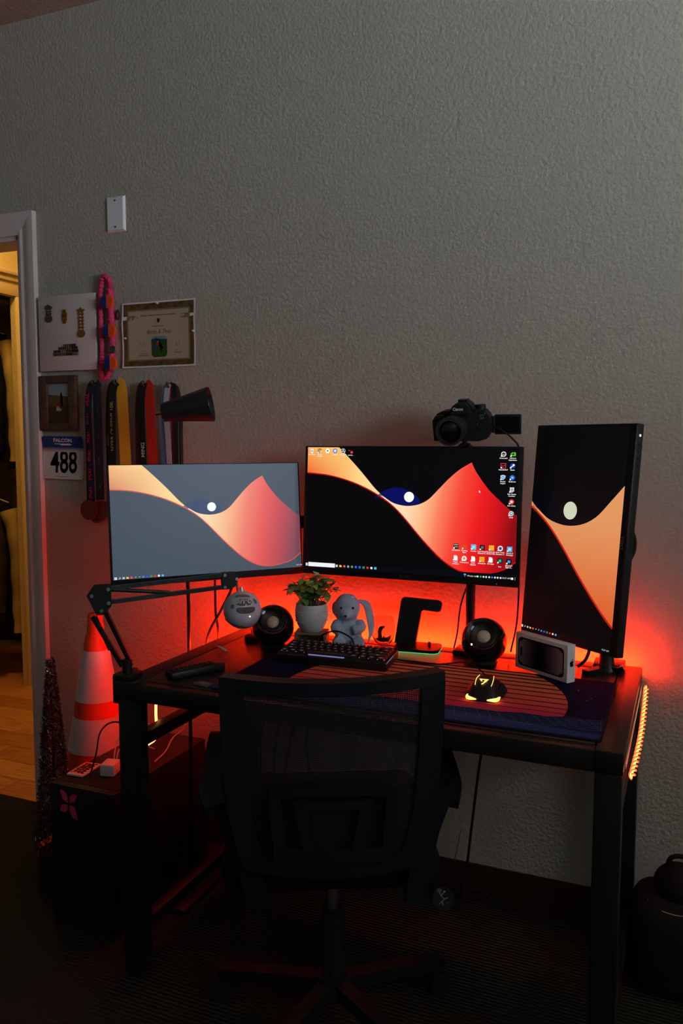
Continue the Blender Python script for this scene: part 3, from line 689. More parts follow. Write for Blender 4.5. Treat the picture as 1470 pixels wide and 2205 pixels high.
# pink braided lanyard with blue and orange discs
pink = mat('pink_cord', rgb(216, 56, 104), .7, bump=(260, .8, .003, 1)); 
o = thing('braided_lanyard', 'bright pink braided cord lanyard with three blue and orange discs', 'lanyard', (-1.775, -.0145, 1.69))
def braid(pts, r, name, amp):
    sp = spline(pts, 14); b = MB()
    b.tube(sp, [r * (1 + amp * math.sin(i * 2.2)) for i in range(len(sp))], 8).build(name, pink, o, smooth=60)
braid([(.018, 0, .168), (.0, 0, .172), (-.012, 0, .12), (-.014, 0, .02), (-.012, 0, -.07), (-.016, 0, -.115), (-.019, 0, -.142), (-.008, 0, -.158), (.012, 0, -.15), (.014, 0, -.12)], .0085, 'braid', .22)
braid([(.018, 0, .168), (.026, 0, .15), (.026, 0, .128)], .0075, 'braid', .2)
braid([(.026, 0, .13), (.028, 0, .05), (.031, 0, -.02), (.026, 0, -.09), (.022, 0, -.135)], .0115, 'braid', .16)
for z, x in ((.088, .033), (-.005, .039), (-.110, .041)):
    rs = (.019, .0045, .024)
    d0 = MB(); d1 = MB()
    def half(a0, a1):
        return [(x + .024 * math.cos(R(a0 + (a1 - a0) * i / 14)), z + .019 * math.sin(R(a0 + (a1 - a0) * i / 14)) - (.004 if math.sin(R(a0 + (a1 - a0) * i / 14)) < 0 else -.0)) for i in range(15)]
    MB().prism(half(90, 270), -.030, -.020).build('half_disc', mat('disc_blue', rgb(10, 26, 130), .4), o)
    MB().prism(half(-90, 90), -.030, -.020).build('half_disc', mat('disc_orange', rgb(240, 84, 16), .4), o)
MB().tube([(.044, -.024, -.026), (.044, -.014, -.055)], .001, 6).build('wire', STEEL, o)
MB().lathe([(.006, -.002), (.011, -.0025), (.0125, 0), (.011, .0025), (.006, .002), (0, .001), (0, -.001)], 24, Matrix.Translation((.044, -.016, -.067)) @ Matrix.Rotation(R(90), 4, 'X')).build('charm', silv, o)
tag(MB().sph((0, 0, 0), (.006, .008, .017), 14, 10).build('wall_hanger_knob', mat('plum', rgb(60, 24, 28), .5), None, (-1.7265, -.007, 1.738)), 'small dark plum knob on the wall beside the pink lanyard', 'knob')

# certificate sheet
o = thing('certificate', 'white paper certificate with a brown printed border, pinned to the wall', 'certificate', (-1.569, -.004, 1.668))
bendc = lambda x, y, z: (x, y - .004 * (abs(x) / .14) ** 2.5 * (1 - .6 * (z > .05)) - .0015 * math.sin(z * 40) * (abs(x) / .14) ** 3, z)
Wd, Hh = .141, .105
def gridrect(P, x0, y0, x1, y1, colf, layer, n=14, m=10):
    for i in range(n):
        for j in range(m):
            a, b_ = x0 + (x1 - x0) * i / n, x0 + (x1 - x0) * (i + 1) / n; c_, d_ = y0 + (y1 - y0) * j / m, y0 + (y1 - y0) * (j + 1) / m
            P.poly([(a, c_), (b_, c_), (b_, d_), (a, d_)], [colf(a, c_), colf(b_, c_), colf(b_, d_), colf(a, d_)], layer)
P = Print(.0002)
gridrect(P, -Wd, -Hh, Wd, Hh, lambda x, y: rgb(228, 222, 224), 0)
def mud(x, y):
    k = .5 + .5 * math.sin(x * 170 + 3 * math.sin(y * 90)) * math.cos(y * 140 + x * 60); return lerp(rgb(78, 60, 32), rgb(112, 92, 52), k)
gridrect(P, -Wd + .006, -Hh + .005, Wd - .006, Hh - .005, mud, 1, 40, 30)
gridrect(P, -.121, -.083, .121, .081, lambda x, y: rgb(132, 112, 82), 2)
gridrect(P, -.115, -.079, .115, .076, lambda x, y: rgb(178, 160, 140), 3)
ink = rgb(84, 66, 60)
for x0, x1, y, w in ((-.068, -.040, .061, .004), (-.037, -.014, .061, .004), (-.010, .028, .061, .004), (.031, .066, .061, .004), (-.022, .022, .026, .0028), (-.105, -.085, .060, .002), (.085, .105, .060, .002),
                  (-.072, -.044, -.060, .0025), (-.078, -.040, -.066, .003), (.058, .088, -.060, .003), (-.066, -.05, -.053, .0015), (.062, .078, -.053, .0015)):
    x = x0
    while x < x1: P.rect(x, y - w / 2, min(x1, x + .0022), y + w / 2 * random.uniform(.5, 1), ink, 4); x += .003
P.text('Barbs & Thea', 0, .008, .019, rgb(74, 62, 62), 4, shear=.35, sx=.9)
P.poly([(-.005, .050), (.005, .050), (.0055, .043), (.002, .036), (-.002, .036), (-.0055, .043)], rgb(46, 40, 38), 4)
for x in (-.063, .073): P.ring(x, -.030, .0075, .002, rgb(140, 112, 92), 4, a0=-230, a1=50)
cl = lambda x, y: (rgb(70, 94, 128) if y > -.022 else rgb(44, 74, 32))
P.poly(rrect(.060, .066, .012, cx=.002, cy=-.040), rgb(50, 82, 34), 4)
P.poly([(-.028, -.012), (-.02, -.0075), (.024, -.0075), (.032, -.012), (.032, -.018), (.01, -.016), (-.005, -.013), (-.028, -.020)], rgb(110, 138, 168), 5)
P.poly([(-.028, -.016), (-.008, -.012), (.01, -.018), (.032, -.017), (.032, -.021), (-.028, -.023)], rgb(40, 58, 84), 6)
P.poly([(-.005, -.025), (.006, -.024), (.012, -.034), (.018, -.045), (.012, -.046), (.011, -.058), (.008, -.058), (.004, -.040), (-.008, -.034)], rgb(18, 18, 24), 6).poly([(-.01, -.028), (0, -.026), (.001, -.036), (-.008, -.038)], rgb(190, 44, 34), 7).disc(-.003, -.025, .003, rgb(200, 160, 130), 7, n=8)
P.poly([(-.014, -.034), (-.004, -.036), (-.006, -.048), (-.014, -.048)], rgb(40, 76, 140), 7)
P.build('printed_sheet', o, (0, 0, 0), bend=bendc)
for x, z in ((0, .098), (-.128, -.008), (.134, .003)):
    MB().cyl((x, -.002, z), (x, -.010, z), .004, .0028, 12).build('push_pin', mat('pin_clear', rgb(205, 200, 190), .3), o)

# small wooden picture frame
o = thing('picture_frame', 'dark brown wooden frame with a countryside photo, below the canvas', 'picture frame', (-1.978, -.002, 1.4535))
fm = mat('frame_wood', rgb(92, 66, 50), .6, noise=(30, rgb(60, 42, 32), 4, (1, 1, 8)))
fw, fh, bw = .157, .188, .033
for p0, p1 in (((-fw / 2, -.018, -fh / 2), (-fw / 2 + bw, 0, fh / 2)), ((fw / 2 - bw, -.018, -fh / 2), (fw / 2, 0, fh / 2)), ((-fw / 2 + bw, -.018, fh / 2 - bw * .8), (fw / 2 - bw, 0, fh / 2)), ((-fw / 2 + bw, -.018, -fh / 2), (fw / 2 - bw, 0, -fh / 2 + bw * .8))):
    MB().b2(p0, p1, .003).build('moulding', fm, o)
P = Print(.0002); hw, hh = fw / 2 - bw, fh / 2 - bw * .8
P.rect(-hw, -hh, hw, hh, rgb(96, 74, 46), 0)
P.poly([(-hw, .030), (hw, .022), (hw, hh), (-hw, hh)], rgb(166, 178, 196), 1).poly([(-hw, -.01), (hw, -.008), (hw, .022), (-hw, .030)], rgb(120, 90, 56), 1)
P.poly([(.006, .034), (.011, .040), (.016, .020), (.018, -.008), (.010, -.012), (.004, .006)], rgb(34, 30, 34), 2).disc(-.003, -.004, .010, rgb(172, 52, 40), 2, n=12).disc(-.005, -.018, .008, rgb(196, 184, 176), 3, n=12).rect(-.012, -.026, .010, -.018, rgb(180, 170, 160), 2)
P.build('photo', o, (0, -.008, 0))
MB().b2((-hw, -.0095, -hh), (hw, -.009, hh)).build('pane', mat('pane_glass', (1, 1, 1, 1), .08, trans=1, spec=.3, ior=1.05), o, smooth=0)

# race bib
o = thing('race_bib', 'white paper race bib numbered 488 with a blue top band', 'race bib', (-1.972, -.003, 1.267), (0, R(.8), 0))
P = Print(.0002)
def bibhalf(z): q = .010 - (.074 - abs(z)); return .0885 - (.010 - math.sqrt(max(0, .010 ** 2 - q * q)) if q > 0 else 0)
zs = [-.074 + .148 * i / 74 for i in range(75)]
for a, b_ in zip(zs[:-1], zs[1:]):
    for k in range(8):
        f0, f1 = -1 + k / 4, -1 + (k + 1) / 4
        P.poly([(f0 * bibhalf(a), a), (f1 * bibhalf(a), a), (f1 * bibhalf(b_), b_), (f0 * bibhalf(b_), b_)], rgb(40, 66, 124) if a > .0355 else rgb(206, 196, 192), 0)
for i in range(8): P.rect(-.0885, .036 - .002 * (i + 1), .0885, .036 - .002 * i, lerp(rgb(40, 66, 124), rgb(206, 196, 192), (i + 1) / 9), 1)
P.text('FALCON', 0, .059, .017, rgb(225, 215, 215), 2, sx=1.2, bold=.0006)
P.poly([(-.040, .0485), (.030, .0485), (.040, .0455), (.030, .0425), (-.01, .0425), (-.012, .0455), (-.034, .0465)], rgb(225, 215, 215), 2)
for k in range(9): P.rect(-.034 + .008 * k, .0335, -.029 + .008 * k, .0355, rgb(120, 132, 160), 2)
P.text('488', .002, -.018, .108, rgb(14, 13, 15), 2, sx=.72, bold=.0022)
x = -.028
while x < .018: P.rect(x, -.0665, x + .0022, -.0645, rgb(80, 74, 74), 2); x += .003
for sx in (-1, 1): P.disc(sx * .078, -.064, .002, rgb(70, 60, 60), 2, n=8).disc(sx * .078, .064, .002, rgb(70, 60, 60), 2, n=8)
P.build('printed_sheet', o, bend=lambda x, y, z: (x, y - .006 * (abs(z) / .074) ** 3 - .003 * (x / .09) ** 2, z))

# wall hooks and the medals hanging from them
HOOKS = [(-1.815, 1.512), (-1.725, 1.512), (-1.613, 1.505), (-1.518, 1.500)]
for i, ((x, z), lab) in enumerate(zip(HOOKS, ('metal wall hook holding the red-lettered navy lanyard', 'metal wall hook holding the black and yellow lanyard', 'metal wall hook holding the black and red lanyard', 'metal wall hook holding the striped lanyard behind the lamp'))):
    h = thing('wall_hook', lab, 'hook', (x, 0, z), group='wall hooks for medals')
    MB().cyl((0, 0, 0), (0, -.006, 0), .011, n=18).build('rose', silv, h)
    MB().tube(spline([(0, -.005, -.001), (0, -.022, -.005), (0, -.036, .002), (0, -.038, .012)], 5), .0035, 8).build('hook', silv, h)
def ribbon(b, pts, w, th=.0012): b.tube(spline(pts, 8), 0, rect=(w, th), up=(1, 0, 0)); return b
def lanyard(hook, label, strands, letter=None, extra=None, dz=0):
    x, z = hook
    t = thing('medal_lanyard', label, 'lanyard', (x, -.022, z + .006), group='medal lanyards on the hooks')
    for (m, dx0, dx1, ln, w, y, tx) in strands:
        rb = MB(); ribbon(rb, [(0, 0, .0), (dx0 * .7, y * .4, -.015), (dx0, y, -.08), ((dx0 + dx1) / 2, y, -ln * .55), (dx1, y, -ln)], w)
        p = rb.build('strap', m, t, smooth=40)
        if tx:
            body, size, col, n, z0, dzz = tx; P = Print(.0002)
            for k in range(n):
                zz = z0 - dzz * k; f = min(1, -zz / ln); P.text(body, dx0 + (dx1 - dx0) * max(0, (f - .3) / .7), zz, size, col, 0, rot=R(90), bold=.0003)
            P.build('lettering', p, (0, y - .0012, 0))
    return t
navy = mat('strap_navy', rgb(20, 24, 62), .7); bl = mat('strap_black', rgb(20, 20, 24), .7); yl = mat('strap_yellow', rgb(222, 156, 28), .7); rd = mat('strap_red', rgb(190, 34, 24), .7); wt = mat('strap_white', rgb(190, 190, 200), .7); lb = mat('strap_blue', rgb(86, 124, 170), .7)
t = lanyard(HOOKS[0], 'navy lanyard lettered PSAL in red, bronze medals at its end', [(navy, -.020, -.016, .40, .032, -.012, ('PSAL', .020, rgb(210, 36, 58), 6, -.055, .062)), (mat('strap_slate', rgb(32, 36, 46), .7), .014, .016, .39, .032, -.006, ('- - -', .012, rgb(170, 172, 176), 4, -.09, .085)), (navy, -.030, -.034, .42, .022, -.002, None)])
for dx, dz, r_ in ((-.020, -.425, .034), (.022, -.425, .032), (.0, -.44, .03)):
    MB().lathe([(0, -.003), (r_ * .85, -.003), (r_, -.0045), (r_, .0045), (r_ * .85, .003), (0, .003)], 28, Matrix.Translation((dx, -.010 - (dx < 0) * .010 + (dx == 0) * .006, dz)) @ Matrix.Rotation(R(90), 4, 'X')).build('medal', mat('medal_copper', rgb(120, 62, 34), .4, .7), t)
lanyard(HOOKS[1], 'black and yellow lanyard lettered NYRR QUEENS 10K', [(bl, -.012, -.018, .42, .032, -.012, ('NYRR QUEENS 10K', .019, rgb(196, 166, 62), 1, -.145, .1)), (yl, .026, .038, .42, .040, -.006, None), (bl, -.034, -.040, .40, .022, -.002, ('MIRS', .016, rgb(150, 150, 150), 1, -.19, .1))])
lanyard(HOOKS[2], 'black and red lanyard lettered MING in white', [(bl, -.004, .002, .42, .022, -.014, ('MING', .019, rgb(220, 216, 216), 1, -.215, .1)), (rd, .022, .034, .42, .034, -.006, None), (mat('strap_maroon', rgb(70, 24, 30), .7), -.026, -.030, .42, .024, -.004, None), (wt, -.012, -.018, .42, .012, -.001, None)])
lanyard(HOOKS[3], 'white, blue and red striped lanyard hanging behind the lamp head', [(wt, -.008, .006, .36, .020, -.012, None), (lb, -.020, -.022, .36, .022, -.008, None), (rd, .012, .012, .34, .010, -.006, None), (bl, .026, .026, .38, .018, -.010, None), (mat('strap_brown', rgb(60, 44, 36), .7), .040, .042, .36, .014, -.004, None), (bl, -.016, -.006, .03, .010, .004, None)])

# ------------------------------------------------------------------ lamp, boom arm and microphone
t = thing('pole_lamp', 'black pole lamp with a flared metal cone shade and brass switch, behind the left monitor', 'lamp', (-1.275, -.304, 0))
# its pole runs down outside the desk edge to a weighted foot on the floor
A = Vector((-1.366, -.285, 1.405)); B = Vector((-1.240, -.230, 1.429)); off = Vector((1.275, .304, 0))
ax = (B - A).normalized(); Mx = Matrix.Translation(A + off) @ ax.to_track_quat('Z', 'Y').to_matrix().to_4x4()
MB().lathe([(0, 0), (.020, 0), (.027, .004), (.0285, .02), (.050, .142), (.0495, .143), (.047, .141), (.026, .022), (0, .01)], 40, Mx).build('shade', mat('lamp_black', (.014, .015, .016, 1), .35, spec=.5), t)
MB().lathe([(0, -.018), (.006, -.018), (.0065, -.014), (.0065, 0), (0, 0)], 16, Mx).build('switch', mat('brass_bright', rgb(220, 180, 120), .2, 1), t)
for k in range(8):
    a = k * math.pi / 4; MB().cyl((.0165 * math.cos(a), .0165 * math.sin(a), -.0004), (.0165 * math.cos(a), .0165 * math.sin(a), .002), .0022, n=8, M=Mx).build('vent_hole', RUBBER, t)
MB().tube(spline([tuple(A + off + Vector((.048, .026, -.012))), (-.036, .03, 1.30), (-.02, .015, 1.1), (0, 0, .9), (0, 0, .705), (0, 0, .01)], 8), .0050, 10).build('stem', BLACKM, t)
MB().b2((-.045, -.10, 0), (.035, .10, .016), .004).build('foot', BLACKM, t)

bo = thing('boom_arm', 'black scissor microphone arm clamped to the front corner of the desk', 'microphone arm', (-1.225, -.642, DT))
def w2(p, base=(-1.225, -.642, DT)): return tuple(a - b_ for a, b_ in zip(p, base))
E0 = Vector(w2((-1.295, -.666, .944))); E1 = Vector(w2((-1.097, -.386, .958))); B0 = Vector((-.005, 0, .03))
MB().b2((-.028, -.028, 0), (.022, .028, .014), .003).b2((-.028, -.028, -.058), (-.0135, .055, .01), .002).b2((-.028, .024, -.058), (.020, .055, -.0435), .002).build('clamp', BLACKM, bo)
MB().cyl((-.005, 0, .012), (-.005, 0, .045), .012, n=16).build('post', BLACKM, bo)
side = Vector((.72, .69, 0)).normalized()                      # the plane the arm swings in
dl = (E0 - B0)
for k in (-1, 1): MB().tube([B0 + side * (.011 * k), E0 + side * (.012 * k) + Vector((0, 0, -.03 + .012 * k))], 0, rect=(.010, .010)).build('lower_bar', BLACKM, bo)
MB().tube([B0.lerp(E0, .25 + .5 * i / 40) + side * (-.0225) for i in range(41)], [.0054 if i % 2 else .0046 for i in range(41)], 8).build('spring', BLACKM, bo)
nrm = Vector((side.y, -side.x, 0))
pl = [(-.024, .008), (-.006, .034), (.032, .034), (.032, -.018), (.012, -.038), (-.004, -.038)]
Mb = Matrix.Translation(E0) @ Matrix(((side.x, -nrm.x, 0, 0), (side.y, -nrm.y, 0, 0), (0, 0, 1, 0), (0, 0, 0, 1)))
MB().prism(pl, -.010, -.006, Mb).prism(pl, .006, .010, Mb).build('elbow_plate', BLACKM, bo)
for a, z in ((-.014, .010), (.025, .024), (.025, -.010), (.008, -.028)): MB().cyl(Mb @ Vector((a, -.013, z)), Mb @ Vector((a, .012, z)), .0045, n=14).build('bolt', STEEL, bo)
for k, (za, zb) in enumerate(((.024, .016), (-.010, -.016))):
    MB().tube([Mb @ Vector((.022, 0, za)), E1 + Vector((0, 0, zb))], 0, rect=(.010, .010)).build('upper_bar', BLACKM, bo)
U0 = Mb @ Vector((.022, 0, .022)); U1 = (Mb @ Vector((.022, 0, -.010))).lerp(E1 + Vector((0, 0, -.016)), .5) + Vector((0, 0, .004))
MB().tube([U0.lerp(U1, i / 40) for i in range(41)], [.0054 if i % 2 else .0046 for i in range(41)], 8).build('spring', BLACKM, bo)
Me = Matrix.Translation(E1) @ Matrix(((side.x, -nrm.x, 0, 0), (side.y, -nrm.y, 0, 0), (0, 0, 1, 0), (0, 0, 0, 1)))
pe = [(-.016, .022), (.016, .022), (.028, .006), (.018, -.016), (.006, -.022), (-.016, -.022)]
MB().prism(pe, -.009, -.006, Me).prism(pe, .006, .009, Me).build('end_plate', BLACKM, bo)
for a, z in ((-.010, .016), (-.010, -.016), (.022, .004)): MB().cyl(Me @ Vector((a, -.012, z)), Me @ Vector((a, .011, z)), .0042, n=14).build('bolt', STEEL, bo)
MB().cyl(Me @ Vector((.022, 0, .004)), Me @ Vector((.027, 0, -.030)), .0032, n=12).build('mount_stud', STEEL, bo)

mic = thing('microphone', 'round silver-grey ball microphone hanging from the black boom arm', 'microphone', (-1.069, -.360, .8765))
mg = mat('mic_grey', rgb(188, 188, 202), .38, spec=.45)
MB().sph((0, 0, 0), .0505, 48, 32).build('ball', mg, mic, smooth=80)
MB().lathe([(.0508, -.002), (.0511, 0), (.0508, .002)], 48, Matrix.Rotation(R(18), 4, 'Y') @ Matrix.Translation((0, 0, -.032)) @ Matrix.Scale(.775, 4)).build('seam', RUBBER, mic)
face = (Vector((0, -2.231, 1.328)) - Vector((-1.069, -.36, .8765))).normalized(); faz = math.atan2(face.y, face.x); 
def onball(az, el, w_, h_, name, m, r=.0508, th=.0012, n=26, squash=0):   # a patch on the ball at azimuth and height angle
    vs = []; fs = []; rings = 6
    for j in range(rings + 1):
        for i in range(n):
            a = 2 * math.pi * i / n; q = j / rings
            A_ = faz + R(az) + R(w_ / 2) * q * math.copysign(abs(math.cos(a)) ** .7, math.cos(a)); E_ = R(el) + R(h_ / 2) * q * math.copysign(abs(math.sin(a)) ** .7, math.sin(a)) + squash * (q * math.cos(a)) ** 2
            vs.append((r * math.cos(E_) * math.cos(A_), r * math.cos(E_) * math.sin(A_), r * math.sin(E_)))
    for j in range(rings):
        for i in range(n): fs.append((j * n + i, j * n + (i + 1) % n, (j + 1) * n + (i + 1) % n, (j + 1) * n + i))
    return MB().add(vs, fs).build(name, m, mic, smooth=80)
grl = mat('mic_grille', (.24, .24, .26, 1), .45, .5, bump=(1400, 1.0, .002, 0))
rim_ = mat('mic_chrome', rgb(205, 205, 210), .3, .4)
onball(7, 34, 66, 27, 'badge_rim', rim_, .0509); onball(7, 34, 60, 23, 'badge', grl, .0513)
onball(12, 9, 60, 19, 'grille', grl, .0511, squash=R(2)); onball(2, 58, 80, 13, 'grille', grl, .0511, squash=R(-6))
onball(52, 33, 14, 16, 'grille', grl, .0511); onball(-32, 20, 14, 13, 'grille', grl, .0511)
vs_, fs_ = text_mesh('blue', .026, 'CENTER', .15, .0006)
tb = MB()
vv = []
for (x, y, z) in vs_:
    E_ = R(34) - y / .055
    vv.append((.0519 * math.cos(E_) * math.cos(faz + R(7) - x / .040), .0519 * math.cos(E_) * math.sin(faz + R(7) - x / .040), .0519 * math.sin(E_)))
tb.add(vv, fs_); tb.build('lettering', rim_, mic, smooth=0)
onball(23, -10, 5, 4, 'status_light', mat('orange_led', (1, .3, .1, 1), .4, emit=(1, .28, .08, 1), es=4), .0511, n=12)
MB().cyl((0, 0, .048), (-.002, -.001, .062), .006, .0045, 14).build('neck', rim_, mic)

# ------------------------------------------------------------------ speakers
dome_m = mat('cone_copper', rgb(186, 168, 150), .5, .1)
def speaker(loc, yaw, label, led=False):
    t = thing('desk_speaker', label, 'speaker', loc, (0, 0, R(yaw)), 'pair of ball speakers')
    Rr = .059; Mx = Matrix.Translation((0, 0, .0595)) @ Matrix.Rotation(R(52), 4, 'X')       # axis tilts up to the listener
    prof = [(0, -Rr)] + [(Rr * math.sin(R(a)), -Rr * math.cos(R(a))) for a in range(8, 131, 6)]
    zc = Rr * math.cos(R(50)); rc = Rr * math.sin(R(50))
    prof += [(rc - .001, zc + .0012), (rc - .004, zc + .0005), (.032, zc - .006)]
    MB().lathe(prof, 48, Mx).build('shell', GLOSS, t, smooth=40)
    MB().lathe([(.033, zc - .006), (.031, zc - .005), (.029, zc - .007), (.022, zc - .012), (.0175, zc - .013)], 40, Mx).build('surround', mat('speaker_surround', (.008, .008, .008, 1), .5), t)
    MB().lathe([(.0178, zc - .013), (.016, zc - .009), (.011, zc - .0055), (.005, zc - .004), (0, zc - .0038)], 36, Mx).build('cone', dome_m, t)
    MB().lathe([(0, 0), (.034, 0), (.036, .004), (.030, .010), (0, .010)], 32).build('foot', RUBBER, t)
    for q in range(6): MB().box((-.009 + .0036 * q, -.0405, zc - .0015), (.0022, .0014, .0008), M=Mx @ Matrix.Rotation(0, 4, 'Z')).build('maker_mark', mat('mark_grey', rgb(110, 110, 112), .5), t, smooth=0) if q < 6 and not led else None
    if led:
        MB().cyl((-.027, -.031, zc + .001), (-.027, -.031, zc + .0035), .0022, n=10, M=Mx).build('power_light', mat('led_white', (1, 1, 1, 1), .4, emit=(.7, 1, .7, 1), es=2.2), t)
        MB().cyl((-.012, -.038, zc - .001), (-.012, -.038, zc + .003), .005, n=18, M=Mx).build('volume_knob', GLOSS, t)
    return t
speaker((-1.041, -.237, DT), 24, 'black ball speaker with a silver cone, below the microphone')
speaker((-.458, -.176, DT), 8, 'black ball speaker with a small white light, in front of the monitor pole', True)
o = thing('mini_stand', 'small black puck stand with a thin wire stem, under the microphone', 'stand', (-1.128, -.190, DT))
MB().lathe([(0, 0), (.026, 0), (.028, .006), (.026, .012), (0, .014)], 28).build('puck', RUBBER, o)
MB().tube(spline([(-.005, 0, .012), (-.009, 0, .03), (-.013, 0, .055)], 5), .0016, 6).build('stem', STEEL, o)
MB().tube(spline([(.01, 0, .012), (.03, -.005, .022), (.04, -.01, .03)], 5), .004, 6).build('clip', RUBBER, o)
# ------------------------------------------------------------------ plant, riser, plush, glass
o = thing('riser', 'small beige wooden riser under the plant pot', 'riser', (-.943, -.190, DT), (0, 0, R(16))); o.scale = (1, 1, .86)
bw_ = mat('beige_wood', rgb(138, 116, 92), .6, noise=(20, rgb(112, 92, 70), 3, (1, 1, 8)))
MB().b2((-.045, -.030, .043), (.045, .030, .052), .002).build('top_board', bw_, o)
for x in (-.045, .036): MB().b2((x, -.030, 0), (x + .009, .030, .043), .001).build('side_board', bw_, o)
MB().b2((-.036, .018, 0), (.036, .026, .043), .001).build('back_board', bw_, o)
pot = thing('potted_plant', 'leafy green artificial plant in a small white embossed pot', 'potted plant', (-.943, -.192, DT + .0446)); pot.scale = (1.03,) * 3
pm = mat('pot_white', rgb(196, 196, 200), .45, spec=.4)
pp = [(0, 0), (.026, 0), (.031, .004), (.040, .022), (.0445, .045), (.0435, .068), (.042, .076), (.0395, .076), (.0405, .066), (.038, .060), (0, .058)]
ptb = MB().lathe(pp, 44).build('pot', pm, pot)
dots = MB()
for row in range(5):
    z = .030 + .0065 * row; r_ = .0432 if row < 2 else .0445
    for i in range(40):
        a = 2 * math.pi * (i + .5 * (row % 2)) / 40; dots.sph((r_ * math.cos(a), r_ * math.sin(a), z), .0016, 6, 4)
d_ = dots.build('embossing', pm, ptb); d_['kind'] = 'stuff'
MB().lathe([(0, .0605), (.037, .0605), (.037, .058), (0, .058)], 24).build('soil', mat('soil', rgb(30, 22, 16), .9), pot)
leafs = []
for lw, ll_ in ((.0115, .034), (.0100, .030), (.0130, .038)):
    vs = []; fs = []; n = 7
    for i in range(n + 1):
        k = i / n; wd = lw * math.sin(math.pi * k ** .85) ** .8 if 0 < k < 1 else .0004
        zz = -.010 * k * k
        vs += [(-wd, k * ll_, zz + wd * .25), (0, k * ll_, zz), (wd, k * ll_, zz + wd * .25)]
    for i in range(n): fs += [(3 * i, 3 * i + 1, 3 * i + 4, 3 * i + 3), (3 * i + 1, 3 * i + 2, 3 * i + 5, 3 * i + 4)]
    me = bpy.data.meshes.new('leaf'); me.from_pydata(vs, [], fs); me.shade_smooth(); leafs.append(me)
lmats = [mat('leaf_%d' % i, rgb(*c_), .45, spec=.4) for i, c_ in enumerate(((112, 158, 78), (136, 182, 92), (90, 134, 66)))]
for me, m_ in zip(leafs, lmats): me.materials.append(m_)
stems = MB(); random.seed(11); nl = 0
for i in range(26):
    a = 2 * math.pi * i * .382; rad = .016 + .068 * ((i * 37) % 26) / 26; hz = random.uniform(.055, .105) * (1.12 - rad * 4.2)
    tip = Vector((rad * math.cos(a), rad * math.sin(a), .058 + hz)); basep = Vector((tip.x * .25, tip.y * .25, .058))
    path = spline([basep, basep.lerp(tip, .5) + Vector((0, 0, .012)), tip], 4); stems.tube(path, .0010, 5)
    for k in range(6):
        p = path[min(len(path) - 1, 3 + k)]; ang = a + (k - 2.5) * 1.15 + random.uniform(-.4, .4)
        o = bpy.data.objects.new('leaf', leafs[(i + k) % 3]); link(o, pot, p, (R(random.uniform(-25, 35)), R(random.uniform(-20, 20)), ang - math.pi / 2)); nl += 1
        o.scale = (random.uniform(.7, 1.0),) * 3
stems.build('stems', mat('stem_green', rgb(60, 80, 40), .6), pot)

ty = thing('plush_toy', 'soft grey plush animal with long drooping ears, sitting beside the plant', 'plush toy', (-.845, -.158, DT), (0, 0, R(22)))
fur = mat('plush_grey', rgb(164, 178, 198), .95, spec=.1, bump=(500, .5, .002, 2))
b = MB()
b.sph((0, 0, .045), (.038, .034, .046)); b.sph((-.004, -.004, .112), (.037, .034, .040)); b.sph((-.006, -.032, .100), (.018, .016, .014)); b.sph((-.008, -.04, .096), (.010, .010, .009))
b.tube(spline([(-.030, -.006, .070), (-.036, -.026, .058), (-.020, -.038, .052)], 5), [.015] * 5 + [.014] * 6, 12); b.tube(spline([(.030, -.006, .070), (.034, -.028, .060), (.010, -.038, .054)], 5), [.015] * 5 + [.014] * 6, 12)
for sx in (-1, 1): b.tube(spline([(sx * .022, 0, .022), (sx * .028, -.03, .019), (sx * .026, -.048, .020)], 5), [.018] * 11, 12)
bd = b.build('body', fur, ty, smooth=80)
md = bd.modifiers.new('join', 'REMESH'); md.mode = 'VOXEL'; md.voxel_size = .0032; md.use_smooth_shade = True
sm = bd.modifiers.new('soften', 'SMOOTH'); sm.iterations = 6
for sx, pts in ((1, [(.030, .004, .132), (.050, .0, .120), (.060, -.004, .085), (.064, -.006, .045), (.056, -.008, .016)]), (-1, [(-.028, .008, .135), (-.036, .018, .124), (-.036, .026, .100), (-.030, .030, .076)])):
    sp = spline(pts, 6); n = len(sp); vs = []; fs = []; k_ = 12
    for i, p in enumerate(sp):
        q = i / (n - 1); w_ = .006 + .016 * math.sin(math.pi * min(1, q * .92 + .06))
        for j in range(k_):
            a = 2 * math.pi * j / k_; vs.append((p[0] + .45 * w_ * math.cos(a), p[1] + w_ * math.cos(a) * .8 * .5 + .005 * math.sin(a), p[2] + w_ * .25 * math.cos(a)))
    for i in range(n - 1):
        for j in range(k_): fs.append((i * k_ + j, i * k_ + (j + 1) % k_, (i + 1) * k_ + (j + 1) % k_, (i + 1) * k_ + j))
    fs += [tuple(range(k_)), tuple(range((n - 1) * k_, n * k_))]
    MB().add(vs, fs).build('ear', fur, ty, smooth=80)
for x in (-.020, .012): MB().sph((x, -.0335, .117), .0036, 12, 8).build('bead_eye', GLOSS, ty)
MB().sph((-.008, -.050, .098), (.004, .003, .003), 12, 8).build('nose', GLOSS, ty)

